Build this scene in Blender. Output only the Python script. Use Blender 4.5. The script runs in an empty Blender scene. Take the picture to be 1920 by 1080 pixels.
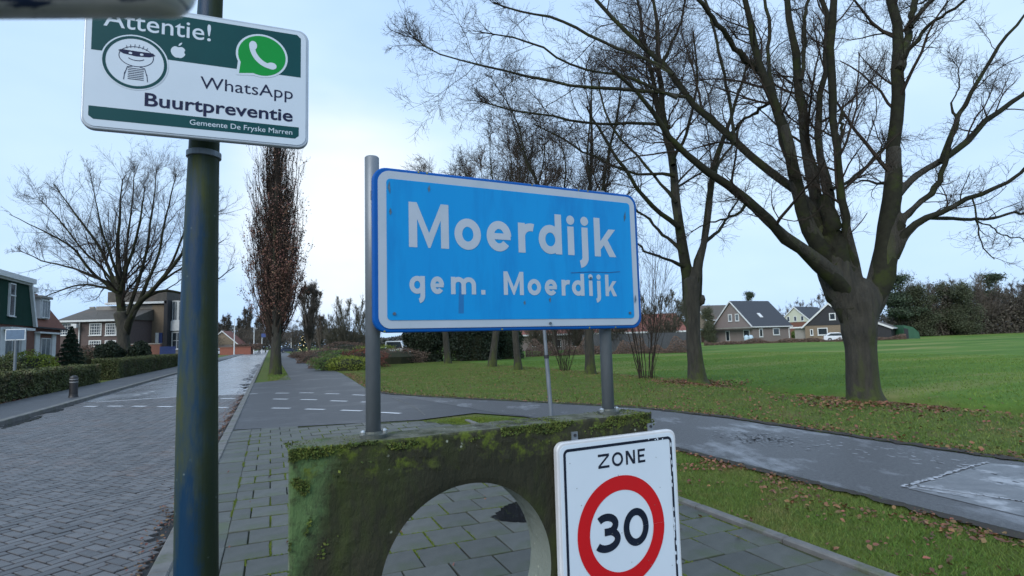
import bpy, bmesh, math, random
import numpy as np
from mathutils import Matrix, Vector, noise as mnoise

rng = np.random.default_rng(7)
random.seed(7)
SC = bpy.context.scene
COL = SC.collection

# ------------------------------------------------------------------ camera
F, CX, CY, EYE = 1080.0, 960.0, 540.0, 1.65
PITCH, ROLL = math.atan(97.5 / 1080), math.atan(0.0272)
fwd = np.array([0, math.cos(PITCH), math.sin(PITCH)])
_r0 = np.array([1.0, 0, 0]); _u0 = np.cross(_r0, fwd)
RI = _r0 * math.cos(ROLL) - _u0 * math.sin(ROLL)
UP = _r0 * math.sin(ROLL) + _u0 * math.cos(ROLL)
CAM = np.array([0, 0, EYE])
cam_d = bpy.data.cameras.new('camera'); cam = bpy.data.objects.new('camera', cam_d); COL.objects.link(cam)
M = Matrix(((RI[0], UP[0], -fwd[0], 0), (RI[1], UP[1], -fwd[1], 0), (RI[2], UP[2], -fwd[2], EYE), (0, 0, 0, 1)))
cam.matrix_world = M
cam_d.sensor_width = 36; cam_d.lens = F / 1920 * 36
cam_d.clip_start = 0.02; cam_d.clip_end = 3000
cam_d.dof.use_dof = True; cam_d.dof.focus_distance = 4.0
cam_d.dof.aperture_fstop = cam_d.lens / 2.6
SC.camera = cam

# ------------------------------------------------------------------ light
SUN_AZ, SUN_EL = math.radians(205), math.radians(32)     # azimuth measured from +Y towards +X
W = bpy.data.worlds.new('World'); SC.world = W; W.use_nodes = True
nt = W.node_tree; nt.nodes.clear()
def wn(t, **k):
    n = nt.nodes.new(t)
    for a, b in k.items(): setattr(n, a, b)
    return n
sky = wn('ShaderNodeTexSky', sky_type='NISHITA', sun_disc=False)
sky.sun_elevation = SUN_EL; sky.sun_rotation = SUN_AZ
bg1 = wn('ShaderNodeBackground'); bg1.inputs[1].default_value = 0.06
nt.links.new(sky.outputs[0], bg1.inputs[0])
tc = wn('ShaderNodeTexCoord')
mp = wn('ShaderNodeMapping'); mp.inputs['Scale'].default_value = (1.0, 1.0, 2.6)
nt.links.new(tc.outputs['Generated'], mp.inputs[0])
nz = wn('ShaderNodeTexNoise'); nz.inputs['Scale'].default_value = 1.7; nz.inputs['Detail'].default_value = 4; nz.inputs['Roughness'].default_value = 0.5
nt.links.new(mp.outputs[0], nz.inputs['Vector'])
cr = wn('ShaderNodeValToRGB')
cr.color_ramp.elements[0].position = 0.30; cr.color_ramp.elements[0].color = (0.300, 0.455, 0.71, 1)
cr.color_ramp.elements[1].position = 0.72; cr.color_ramp.elements[1].color = (0.46, 0.60, 0.755, 1)
nt.links.new(nz.outputs[0], cr.inputs[0])
GAP_AZ, GAP_EL = math.radians(-16.5), math.radians(12)   # bright gap in the cloud
gap = Vector((math.sin(GAP_AZ) * math.cos(GAP_EL), math.cos(GAP_AZ) * math.cos(GAP_EL), math.sin(GAP_EL)))
sd = Vector((math.sin(SUN_AZ) * math.cos(SUN_EL), math.cos(SUN_AZ) * math.cos(SUN_EL), math.sin(SUN_EL)))
dot = wn('ShaderNodeVectorMath', operation='DOT_PRODUCT'); dot.inputs[1].default_value = gap
nrm = wn('ShaderNodeVectorMath', operation='NORMALIZE')
nt.links.new(tc.outputs['Generated'], nrm.inputs[0]); nt.links.new(nrm.outputs[0], dot.inputs[0])
nz2 = wn('ShaderNodeTexNoise'); nz2.inputs['Scale'].default_value = 5; nz2.inputs['Detail'].default_value = 3
nt.links.new(mp.outputs[0], nz2.inputs['Vector'])
mad = wn('ShaderNodeMath', operation='MULTIPLY_ADD'); mad.inputs[1].default_value = 0.02; nt.links.new(nz2.outputs[0], mad.inputs[0]); nt.links.new(dot.outputs['Value'], mad.inputs[2])
mr = wn('ShaderNodeMapRange'); mr.inputs['From Min'].default_value = 0.984; mr.inputs['From Max'].default_value = 1.012
mr.interpolation_type = 'SMOOTHSTEP'
nt.links.new(mad.outputs[0], mr.inputs['Value'])
mx = wn('ShaderNodeMix', data_type='RGBA'); mx.inputs['B'].default_value = (0.66, 0.71, 0.76, 1)
nt.links.new(mr.outputs[0], mx.inputs['Factor']); nt.links.new(cr.outputs[0], mx.inputs['A'])
bg2 = wn('ShaderNodeBackground'); bg2.inputs[1].default_value = 1.0
nt.links.new(mx.outputs['Result'], bg2.inputs[0])
ms = wn('ShaderNodeMixShader'); ms.inputs[0].default_value = 0.92
nt.links.new(bg1.outputs[0], ms.inputs[1]); nt.links.new(bg2.outputs[0], ms.inputs[2])
wo = wn('ShaderNodeOutputWorld'); nt.links.new(ms.outputs[0], wo.inputs[0])
sl = bpy.data.lights.new('sun', 'SUN'); sl.energy = 1.5; sl.angle = math.radians(40); sl.color = (1, 0.96, 0.9)
so = bpy.data.objects.new('sun', sl); COL.objects.link(so)
so.rotation_euler = (-sd).to_track_quat('-Z', 'Y').to_euler()
SC.view_settings.view_transform = 'Standard'; SC.view_settings.look = 'None'
SC.view_settings.exposure = 0.74; SC.view_settings.gamma = 1.0; SC.view_settings.use_curve_mapping = False

# ------------------------------------------------------------------ measuring helpers (photo pixel + distance -> place in the world)
def ray(px, py): return fwd + RI * (px - CX) / F - UP * (py - CY) / F
def G(px, py, z=0.0):
    d = ray(px, py); return CAM + d * ((z - EYE) / d[2])
def D(px, py, Y):
    d = ray(px, py); return CAM + d * (Y / d[1])
A = math.radians(22.8)
DU = np.array([math.cos(A), math.sin(A), 0]); DV = np.array([-math.sin(A), math.cos(A), 0]); EZ = np.array([0, 0, 1.0])
EX = np.array([1.0, 0, 0]); EY = np.array([0, 1.0, 0]); O0 = np.zeros(3)
def uv(u, v, z=0.0): return DU * u + DV * v + EZ * z
def sstep(a, b, x):
    t = np.clip((x - a) / (b - a), 0, 1); return t * t * (3 - 2 * t)
def terrain(u, v):
    u = np.asarray(u, float); v = np.asarray(v, float)
    x = DU[0] * u + DV[0] * v
    z = -0.50 * np.exp(-((u - 13.9) / .75) ** 2) * (1 - sstep(12, 17, v)) + 0.07 * np.exp(-((u - 11.8) / 1.6) ** 2) * (1 - sstep(20, 30, v))
    z = z + 0.010 * np.clip(x - 75, 0, 120)
    z = z + 0.05 * np.sin(u * 0.35 + 1) * np.sin(v * 0.23) * sstep(16.5, 20, u)
    return z
def tz(x, y):
    return float(terrain(DU[0] * x + DU[1] * y, DV[0] * x + DV[1] * y))

# ------------------------------------------------------------------ materials
MATS = {}
def mat(name, c1, c2=None, rough=0.7, scale=8.0, det=4, bump=0.0, bscale=None, metal=0.0, c3=None, mask=(0.45, 0.6), mscale=1.5,
        stretch=(1, 1, 1), island=0.0, emit=None, spec=0.5, rough2=None, coat=0.0, trans=0.0):
    if name in MATS: return MATS[name]
    m = bpy.data.materials.new(name); m.use_nodes = True; t = m.node_tree; N = t.nodes; L = t.links
    b = N['Principled BSDF']
    b.inputs['Roughness'].default_value = rough; b.inputs['Metallic'].default_value = metal
    b.inputs['Specular IOR Level'].default_value = spec
    if coat: b.inputs['Coat Weight'].default_value = coat; b.inputs['Coat Roughness'].default_value = 0.1
    if trans: b.inputs['Transmission Weight'].default_value = trans
    c2 = c2 or tuple(x * 0.75 for x in c1)
    tcn = N.new('ShaderNodeTexCoord'); mpn = N.new('ShaderNodeMapping'); mpn.inputs['Scale'].default_value = stretch
    L.new(tcn.outputs['Object'], mpn.inputs[0])
    n1 = N.new('ShaderNodeTexNoise'); n1.inputs['Scale'].default_value = scale; n1.inputs['Detail'].default_value = det; n1.inputs['Roughness'].default_value = 0.65
    L.new(mpn.outputs[0], n1.inputs['Vector'])
    r1 = N.new('ShaderNodeMapRange'); r1.inputs['From Min'].default_value = 0.3; r1.inputs['From Max'].default_value = 0.7
    L.new(n1.outputs[0], r1.inputs['Value'])
    mix = N.new('ShaderNodeMix'); mix.data_type = 'RGBA'
    mix.inputs['A'].default_value = (*c1, 1); mix.inputs['B'].default_value = (*c2, 1)
    L.new(r1.outputs[0], mix.inputs['Factor'])
    col = mix.outputs['Result']
    if c3:
        n2 = N.new('ShaderNodeTexNoise'); n2.inputs['Scale'].default_value = mscale; n2.inputs['Detail'].default_value = 5; n2.inputs['Roughness'].default_value = 0.7
        L.new(mpn.outputs[0], n2.inputs['Vector'])
        r2 = N.new('ShaderNodeMapRange'); r2.inputs['From Min'].default_value = mask[0]; r2.inputs['From Max'].default_value = mask[1]
        L.new(n2.outputs[0], r2.inputs['Value'])
        mx2 = N.new('ShaderNodeMix'); mx2.data_type = 'RGBA'; mx2.inputs['B'].default_value = (*c3, 1)
        L.new(col, mx2.inputs['A']); L.new(r2.outputs[0], mx2.inputs['Factor']); col = mx2.outputs['Result']
        if rough2 is not None:
            r3 = N.new('ShaderNodeMapRange'); r3.inputs['To Min'].default_value = rough; r3.inputs['To Max'].default_value = rough2
            L.new(r2.outputs[0], r3.inputs['Value']); L.new(r3.outputs[0], b.inputs['Roughness'])
    if island:
        ge = N.new('ShaderNodeNewGeometry'); oi = N.new('ShaderNodeObjectInfo')
        ad = N.new('ShaderNodeMath'); ad.operation = 'ADD'; L.new(ge.outputs['Random Per Island'], ad.inputs[0]); L.new(oi.outputs['Random'], ad.inputs[1])
        fr = N.new('ShaderNodeMath'); fr.operation = 'FRACT'; L.new(ad.outputs[0], fr.inputs[0])
        r4 = N.new('ShaderNodeMapRange'); r4.inputs['To Min'].default_value = 1 - island; r4.inputs['To Max'].default_value = 1 + island
        L.new(fr.outputs[0], r4.inputs['Value'])
        hs = N.new('ShaderNodeHueSaturation'); L.new(col, hs.inputs['Color']); L.new(r4.outputs[0], hs.inputs['Value'])
        r5 = N.new('ShaderNodeMapRange'); r5.inputs['To Min'].default_value = 0.5 - island * 0.06; r5.inputs['To Max'].default_value = 0.5 + island * 0.06
        m7 = N.new('ShaderNodeMath'); m7.operation = 'MULTIPLY'; m7.inputs[1].default_value = 7.3; L.new(fr.outputs[0], m7.inputs[0])
        f7 = N.new('ShaderNodeMath'); f7.operation = 'FRACT'; L.new(m7.outputs[0], f7.inputs[0]); L.new(f7.outputs[0], r5.inputs['Value'])
        L.new(r5.outputs[0], hs.inputs['Hue'])
        col = hs.outputs[0]
    L.new(col, b.inputs['Base Color'])
    if bump:
        nb = N.new('ShaderNodeTexNoise'); nb.inputs['Scale'].default_value = bscale or scale * 4; nb.inputs['Detail'].default_value = 6; nb.inputs['Roughness'].default_value = 0.7
        L.new(mpn.outputs[0], nb.inputs['Vector'])
        bp = N.new('ShaderNodeBump'); bp.inputs['Strength'].default_value = 1.0; bp.inputs['Distance'].default_value = bump
        L.new(nb.outputs[0], bp.inputs['Height']); L.new(bp.outputs[0], b.inputs['Normal'])
    if emit:
        b.inputs['Emission Color'].default_value = (*emit[:3], 1); b.inputs['Emission Strength'].default_value = emit[3]
    MATS[name] = m
    return m

# ------------------------------------------------------------------ object helpers
def set_mesh(me, V, Fa):
    V = np.asarray(V, dtype=np.float32)
    me.vertices.add(len(V)); me.vertices.foreach_set('co', V.ravel())
    if isinstance(Fa, np.ndarray):
        n, k = Fa.shape
        me.loops.add(n * k); me.loops.foreach_set('vertex_index', Fa.astype(np.int32).ravel())
        me.polygons.add(n); me.polygons.foreach_set('loop_start', np.arange(0, n * k, k, dtype=np.int32))
    else:
        ls = np.array([len(f) for f in Fa]); st = np.concatenate([[0], np.cumsum(ls)[:-1]])
        me.loops.add(int(ls.sum())); me.loops.foreach_set('vertex_index', np.concatenate([np.asarray(f) for f in Fa]).astype(np.int32))
        me.polygons.add(len(Fa)); me.polygons.foreach_set('loop_start', st.astype(np.int32))
    me.polygons.foreach_set('use_smooth', np.zeros(len(me.polygons), dtype=bool)); me.update(calc_edges=True); me.validate()
def world_off(parent):
    o = np.zeros(3)
    while parent is not None:
        o += np.array(parent.location); parent = parent.parent
    return o
def obj(name, V, Fa, m, parent=None, smooth=False, label=None, cat=None, group=None, kind=None, loc=None, matidx=None):
    me = bpy.data.meshes.new(name)
    V = np.asarray(V, float).reshape(-1, 3)
    if loc is None: loc = np.zeros(3)
    V = V - world_off(parent) - loc
    set_mesh(me, V, Fa)
    for mm in (m if isinstance(m, (list, tuple)) else [m]): me.materials.append(mm)
    if matidx is not None: me.polygons.foreach_set('material_index', np.asarray(matidx, dtype=np.int32))
    if smooth: me.polygons.foreach_set('use_smooth', np.ones(len(me.polygons), dtype=bool))
    o = bpy.data.objects.new(name, me); COL.objects.link(o)
    o.location = loc
    if parent is not None: o.parent = parent
    return tag(o, label, cat, group, kind)
def tag(o, label=None, cat=None, group=None, kind=None):
    if label: o['label'] = label
    if cat: o['category'] = cat
    if group: o['group'] = group
    if kind: o['kind'] = kind
    return o
def thing(name, label, cat, loc=(0, 0, 0), group=None):
    o = bpy.data.objects.new(name, None); COL.objects.link(o); o.location = loc; o.empty_display_size = 0.2
    return tag(o, label, cat, group)
def copy_tree(o, parent=None):
    c = o.copy(); COL.objects.link(c)
    if parent is not None: c.parent = parent
    for ch in list(o.children): copy_tree(ch, c)
    return c
def dup(o, loc, rz=0.0, s=1.0, label=None):
    c = copy_tree(o); c.location = loc; c.rotation_euler = (0, 0, rz); c.scale = (s, s, s) if not isinstance(s, tuple) else s
    if label: c['label'] = label
    return c

class MB:
    def __init__(s, o=O0, ex=EX, ey=EY, ez=EZ): s.v = []; s.f = []; s.fr = (np.array(o, float), ex, ey, ez); s.n = 0
    def add(s, V, Fs):
        V = np.asarray(V, float).reshape(-1, 3); o, ex, ey, ez = s.fr
        s.v.append(o + V[:, :1] * ex + V[:, 1:2] * ey + V[:, 2:3] * ez)
        s.f += [tuple(int(i) + s.n for i in f) for f in Fs]; s.n += len(V); return s
    def box(s, x0, x1, y0, y1, z0, z1):
        return s.add([(x0, y0, z0), (x1, y0, z0), (x1, y1, z0), (x0, y1, z0), (x0, y0, z1), (x1, y0, z1), (x1, y1, z1), (x0, y1, z1)],
                     [(3, 2, 1, 0), (4, 5, 6, 7), (0, 1, 5, 4), (1, 2, 6, 5), (2, 3, 7, 6), (3, 0, 4, 7)])
    def ext(s, pts, y0, y1):     # polygon given in (x, z), pushed along y
        n = len(pts)
        V = [(p[0], y0, p[1]) for p in pts] + [(p[0], y1, p[1]) for p in pts]
        Fs = [tuple(range(n)), tuple(range(2 * n - 1, n - 1, -1))] + [(i + n, (i + 1) % n + n, (i + 1) % n, i) for i in range(n)]
        return s.add(V, Fs)
    def slab(s, pts, z0, z1):    # polygon given in (x, y)
        n = len(pts)
        V = [(p[0], p[1], z0) for p in pts] + [(p[0], p[1], z1) for p in pts]
        Fs = [tuple(range(n - 1, -1, -1)), tuple(range(n, 2 * n))] + [(i, (i + 1) % n, (i + 1) % n + n, i + n) for i in range(n)]
        return s.add(V, Fs)
    def cyl(s, p0, p1, r0, r1=None, n=12):
        r1 = r0 if r1 is None else r1
        p0 = np.array(p0, float); p1 = np.array(p1, float); d = p1 - p0; d /= np.linalg.norm(d)
        a = np.cross(d, [0, 0, 1.0] if abs(d[2]) < 0.9 else [1.0, 0, 0]); a /= np.linalg.norm(a); b = np.cross(d, a)
        an = np.arange(n) * 2 * math.pi / n
        ring = np.cos(an)[:, None] * a + np.sin(an)[:, None] * b
        V = np.vstack([p0 + ring * r0, p1 + ring * r1])
        return s.add(V, [tuple(range(n - 1, -1, -1)), tuple(range(n, 2 * n))] + [(i, (i + 1) % n, (i + 1) % n + n, i + n) for i in range(n)])
    def ring(s, prof, c=(0, 0, 0), n=24):   # lathe, prof = [(r, z)]
        an = np.arange(n) * 2 * math.pi / n
        V = []; Fs = []
        for r, z in prof: V += [(c[0] + r * math.cos(t), c[1] + r * math.sin(t), c[2] + z) for t in an]
        for k in range(len(prof) - 1):
            for i in range(n): j = (i + 1) % n; Fs.append((k * n + i, k * n + j, (k + 1) * n + j, (k + 1) * n + i))
        Fs.append(tuple(range(n - 1, -1, -1))); Fs.append(tuple(range((len(prof) - 1) * n, len(prof) * n)))
        return s.add(V, Fs)
    def build(s, name, m, parent=None, **k):
        return obj(name, np.vstack(s.v), s.f, m, parent, **k)
def bevel(o, w, seg=2):
    b = o.modifiers.new('bevel', 'BEVEL'); b.width = w; b.segments = seg; b.limit_method = 'ANGLE'; return o

def leaf_quads(P, size, up=0.0, aspect=1.0):
    n = len(P)
    nn = rng.normal(size=(n, 3)); nn[:, 2] += up * 3; nn /= np.linalg.norm(nn, axis=1)[:, None]
    a = np.cross(nn, rng.normal(size=(n, 3))); a /= np.linalg.norm(a, axis=1)[:, None]; b = np.cross(nn, a)
    s = np.asarray(size) * rng.uniform(0.6, 1.35, n)
    a = a * s[:, None] * 0.5; b = b * s[:, None] * 0.5 * aspect
    V = np.stack([P - a, P + b * 0.8, P + a, P - b * 0.8], 1).reshape(-1, 3)
    return V, np.arange(4 * n).reshape(-1, 4)

# ---- branches
def resample(pts, K):
    pts = np.asarray(pts, float); d = np.r_[0, np.cumsum(np.linalg.norm(np.diff(pts[:, :3], axis=0), axis=1))]
    t = np.linspace(0, d[-1], K); return np.stack([np.interp(t, d, pts[:, i]) for i in range(pts.shape[1])], 1)
def sprout(P, R, n, t0, frac, ang, upw, wob, K, rf, rmin=0.002, lmin=0.1, t1=1.0):
    N, K0, _ = P.shape
    m = N * n; Lp_ = np.linalg.norm(np.diff(P, axis=1), axis=2).sum(1) ** .9; idx = rng.choice(N, m, p=Lp_ / Lp_.sum())
    t = rng.uniform(t0, t1, m) * (K0 - 1); i = np.minimum(t.astype(int), K0 - 2); fr = (t - i)[:, None]
    p = P[idx, i] * (1 - fr) + P[idx, i + 1] * fr
    tan = P[idx, i + 1] - P[idx, i]; tan /= np.linalg.norm(tan, axis=1)[:, None] + 1e-9
    r = (R[idx, i] * (1 - fr[:, 0]) + R[idx, i + 1] * fr[:, 0])
    Lp = np.linalg.norm(np.diff(P, axis=1), axis=2).sum(1)[idx]
    L = np.maximum(Lp * frac * rng.uniform(0.55, 1.25, m) * (1.15 - 0.55 * t / (K0 - 1)), lmin)
    q = rng.normal(size=(m, 3)); q -= (q * tan).sum(1)[:, None] * tan; q /= np.linalg.norm(q, axis=1)[:, None]
    a = np.radians(rng.normal(ang, ang * 0.25, m))[:, None]
    d = tan * np.cos(a) + q * np.sin(a); d[:, 2] += upw * 0.6; d /= np.linalg.norm(d, axis=1)[:, None]
    out = np.empty((m, K, 3)); out[:, 0] = p
    for k in range(1, K):
        d = d + rng.normal(size=(m, 3)) * wob; d[:, 2] += upw * 0.35; d /= np.linalg.norm(d, axis=1)[:, None]
        out[:, k] = out[:, k - 1] + d * (L / (K - 1))[:, None]
    r0 = np.maximum(np.minimum(r * rf * rng.uniform(0.7, 1.1, m), L * 0.02), rmin)
    rr = r0[:, None] * np.linspace(1, 0.35, K)[None]
    return out, np.maximum(rr, rmin * 0.6)
def tubes(P, R, S):
    N, K, _ = P.shape
    T = np.gradient(P, axis=1); T /= np.linalg.norm(T, axis=2)[..., None] + 1e-9
    ref = np.broadcast_to(np.array([0.31, 0.77, 0.55]), T.shape)
    a = np.cross(T, ref); a /= np.linalg.norm(a, axis=2)[..., None] + 1e-9; b = np.cross(T, a)
    an = np.arange(S) * 2 * math.pi / S
    V = P[:, :, None] + R[:, :, None, None] * (np.cos(an)[:, None] * a[:, :, None] + np.sin(an)[:, None] * b[:, :, None])
    base = (np.arange(N) * K * S)[:, None, None]; k = np.arange(K - 1)[None, :, None] * S; s = np.arange(S)[None, None]
    s2 = (s + 1) % S
    Fq = np.stack([base + k + s, base + k + s2, base + k + S + s2, base + k + S + s], -1).reshape(-1, 4)
    return V.reshape(-1, 3), Fq
def merge(parts):
    V = []; Fs = []; n = 0
    for v, f in parts: V.append(v); Fs.append(f + n); n += len(v)
    return np.vstack(V), np.vstack(Fs)

M_bark = mat('bark', (0.052, 0.048, 0.036), (0.020, 0.019, 0.015), rough=0.9, scale=9, stretch=(1, 1, 0.22), bump=0.09, bscale=17,
             c3=(0.044, 0.058, 0.010), mask=(0.50, 0.66), mscale=1.3)
t = M_bark.node_tree; N_ = t.nodes; L_ = t.links; bs = N_['Principled BSDF']; old = bs.inputs['Base Color'].links[0].from_socket
q1 = N_.new('ShaderNodeTexCoord'); q2 = N_.new('ShaderNodeSeparateXYZ'); L_.new(q1.outputs['Object'], q2.inputs[0])
q3 = N_.new('ShaderNodeTexNoise'); q3.inputs['Scale'].default_value = 3.5; q3.inputs['Detail'].default_value = 6; L_.new(q1.outputs['Object'], q3.inputs['Vector'])
q4 = N_.new('ShaderNodeMath'); q4.operation = 'MULTIPLY_ADD'; q4.inputs[1].default_value = 2.6; L_.new(q3.outputs[0], q4.inputs[0]); L_.new(q2.outputs[2], q4.inputs[2])
q5 = N_.new('ShaderNodeMapRange'); q5.inputs['From Min'].default_value = 1.62; q5.inputs['From Max'].default_value = 1.15; L_.new(q4.outputs[0], q5.inputs['Value'])
q6 = N_.new('ShaderNodeMix'); q6.data_type = 'RGBA'; q6.inputs['B'].default_value = (0.060, 0.085, 0.010, 1); L_.new(old, q6.inputs['A']); L_.new(q5.outputs[0], q6.inputs['Factor'])
L_.new(q6.outputs['Result'], bs.inputs['Base Color'])       # moss creeping up from the foot
M_bark2 = mat('bark_upper', (0.024, 0.025, 0.016), (0.013, 0.013, 0.009), rough=0.9, scale=10, bump=0.006, bscale=30,
              c3=(0.026, 0.033, 0.010), mask=(0.5, 0.64), mscale=2, spec=.2)
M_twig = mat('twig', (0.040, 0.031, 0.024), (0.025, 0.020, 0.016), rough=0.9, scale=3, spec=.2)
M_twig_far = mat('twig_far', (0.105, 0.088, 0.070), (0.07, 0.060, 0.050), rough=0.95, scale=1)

# ------------------------------------------------------------------ setting: the ground
def axis(lo, hi, dlo, dhi, step, g=1.22):
    a = list(np.arange(dlo, dhi + 1e-6, step)); s = step; x = dhi
    while x < hi: s *= g; x += s; a.append(x)
    s = step; x = dlo; b = []
    while x > lo: s *= g; x -= s; b.append(x)
    return np.array(b[::-1] + a)
us = axis(-900, 1200, -12, 22, 0.4); vs = axis(-60, 1500, -6, 60, 1.0)
UU, VV = np.meshgrid(us, vs, indexing='ij'); ZZ = terrain(UU, VV)
nu, nv = UU.shape
gi = np.arange(nu * nv).reshape(nu, nv)
GF = np.stack([gi[:-1, :-1], gi[1:, :-1], gi[1:, 1:], gi[:-1, 1:]], -1).reshape(-1, 4)
m = mat('grass_ground', (0.050, 0.092, 0.014), (0.105, 0.128, 0.030), rough=0.95, scale=1.4, det=8, bump=0.05, bscale=9,
        c3=(0.13, 0.105, 0.045), mask=(0.52, 0.68), mscale=0.75, spec=0.2)
# field part of the ground: lusher green beyond the tree row
t = m.node_tree; N_ = t.nodes; L_ = t.links; bs = N_['Principled BSDF']; old = bs.inputs['Base Color'].links[0].from_socket
tcn = N_.new('ShaderNodeTexCoord'); sx = N_.new('ShaderNodeSeparateXYZ'); L_.new(tcn.outputs['Object'], sx.inputs[0])
nn = N_.new('ShaderNodeTexNoise'); nn.inputs['Scale'].default_value = 0.4; nn.inputs['Detail'].default_value = 6; L_.new(tcn.outputs['Object'], nn.inputs['Vector'])
ma = N_.new('ShaderNodeMath'); ma.operation = 'MULTIPLY_ADD'; ma.inputs[1].default_value = 3.0; L_.new(nn.outputs[0], ma.inputs[0]); L_.new(sx.outputs[0], ma.inputs[2])
mrr = N_.new('ShaderNodeMapRange'); mrr.inputs['From Min'].default_value = 15.6; mrr.inputs['From Max'].default_value = 16.6; L_.new(ma.outputs[0], mrr.inputs['Value'])
mpf = N_.new('ShaderNodeMapping'); mpf.inputs['Scale'].default_value = (0.05, 0.22, 1); mpf.inputs['Rotation'].default_value = (0, 0, -0.5); L_.new(tcn.outputs['Object'], mpf.inputs[0])
nf = N_.new('ShaderNodeTexNoise'); nf.inputs['Scale'].default_value = 1.0; nf.inputs['Detail'].default_value = 7; nf.inputs['Roughness'].default_value = 0.65; L_.new(mpf.outputs[0], nf.inputs['Vector'])
crf = N_.new('ShaderNodeValToRGB'); e = crf.color_ramp.elements
e[0].position = 0.34; e[0].color = (0.045, 0.105, 0.012, 1); e[1].position = 0.66; e[1].color = (0.20, 0.20, 0.065, 1)
e2 = crf.color_ramp.elements.new(0.52); e2.color = (0.088, 0.165, 0.022, 1)
L_.new(nf.outputs[0], crf.inputs[0])
mxx = N_.new('ShaderNodeMix'); mxx.data_type = 'RGBA'; L_.new(mrr.outputs[0], mxx.inputs['Factor']); L_.new(old, mxx.inputs['A']); L_.new(crf.outputs[0], mxx.inputs['B'])
L_.new(mxx.outputs['Result'], bs.inputs['Base Color'])
ground = obj('ground', np.stack([UU.ravel(), VV.ravel(), ZZ.ravel()], 1), GF, m, smooth=True, kind='structure')
ground.rotation_euler = (0, 0, A)

def sheet(name, pts, z, m, parent=None, thick=None):
    """flat street sheet, outline in street coordinates"""
    mb = MB(O0, DU, DV, EZ)
    n = len(pts)
    if thick: mb.slab(pts, z - thick, z)
    else: mb.add([(p[0], p[1], z) for p in pts], [tuple(range(n))])
    o = mb.build(name, m, parent)
    if parent is None: o['kind'] = 'structure'
    return o

M_asph = mat('asphalt', (0.062, 0.064, 0.067), (0.045, 0.047, 0.051), rough=0.62, scale=60, det=6, bump=0.003, bscale=160,
             c3=(0.052, 0.054, 0.058), mask=(0.50, 0.68), mscale=0.55, rough2=0.48)
M_asph_wet = mat('asphalt_wet', (0.19, 0.19, 0.195), (0.14, 0.143, 0.15), rough=0.34, scale=30, det=6, bump=0.002, bscale=90,
                 c3=(0.12, 0.123, 0.13), mask=(0.40, 0.56), mscale=0.25, rough2=0.22, stretch=(1.6, 0.4, 1))
M_side = mat('asphalt_worn', (0.105, 0.106, 0.108), (0.035, 0.036, 0.040), rough=0.50, scale=38, det=8, bump=0.006, bscale=110,
             c3=(0.20, 0.21, 0.23), mask=(0.54, 0.70), mscale=1.1, rough2=0.30, stretch=(1, 0.5, 1))
M_paint = mat('road_paint', (0.62, 0.64, 0.66), (0.42, 0.43, 0.45), rough=0.6, scale=25)
M_kerb = mat('kerb_concrete', (0.17, 0.165, 0.155), (0.10, 0.10, 0.095), rough=0.7, scale=6, det=6, bump=0.004, bscale=60,
             c3=(0.07, 0.085, 0.035), mask=(0.56, 0.7), mscale=2.5)
M_joint = mat('joint_moss', (0.045, 0.058, 0.012), (0.020, 0.022, 0.014), rough=0.95, scale=5, det=4, bump=0.006, bscale=90)
M_sand = mat('joint_sand', (0.014, 0.015, 0.016), (0.008, 0.009, 0.010), rough=0.8, scale=10)
M_tile = mat('pavement_tile', (0.080, 0.083, 0.072), (0.048, 0.051, 0.045), rough=0.55, scale=7, det=7, bump=0.0025, bscale=110,
             c3=(0.055, 0.072, 0.030), mask=(0.50, 0.70), mscale=1.6, island=0.2)
M_brick = mat('road_brick', (0.098, 0.094, 0.092), (0.062, 0.061, 0.063), rough=0.42, scale=9, det=7, bump=0.003, bscale=100,
              c3=(0.105, 0.085, 0.076), mask=(0.5, 0.68), mscale=1.2, island=0.28, rough2=0.5)

UK = -0.80    # street edge of the kerb
road = sheet('road', [(-5.62, -8), (UK - 0.0, -8), (UK, 320), (-5.62, 320)], 0.008, M_sand)
road_far = sheet('road_asphalt', [(-5.62, 22.6), (UK, 22.6), (UK, 320), (-5.62, 320)], 0.030, M_asph_wet, road, thick=0.014)
pave = sheet('pavement', [(-0.66, -8), (3.72, -8), (3.72, 10.5), (2.9, 12.2), (-0.66, 12.9)], 0.012, M_joint)
# cycle path and side path: one asphalt surface
path = sheet('cycle_path', [(-0.66, 12.9), (2.9, 12.2), (4.3, 12.6), (5.0, 11.4), (5.42, 8.5), (5.42, -12), (8.35, -12), (8.35, 4.2), (8.2, 9.0), (7.8, 11.2), (6.9, 12.8),
                             (5.7, 14.9), (4.4, 17.0), (3.5, 18.9), (3.2, 20.5), (3.75, 34), (3.8, 60), (3.9, 320), (1.0, 320), (0.95, 36), (0.3, 30.0), (-0.66, 29.0)], 0.024, M_asph)
side = sheet('path_surface', [(4.75, 12.1), (5.08, 11.4), (5.5, 8.5), (5.5, -12), (8.28, -12), (8.28, 4.2), (8.1, 9.0), (7.7, 11.1), (6.8, 12.7), (5.6, 14.8), (4.3, 16.9), (3.6, 18.3)], 0.028, M_side, path)
foot = sheet('footpath', [(-7.75, -8), (-5.80, -8), (-5.80, 170), (-7.75, 170)], 0.10, M_asph, thick=0.09)

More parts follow.
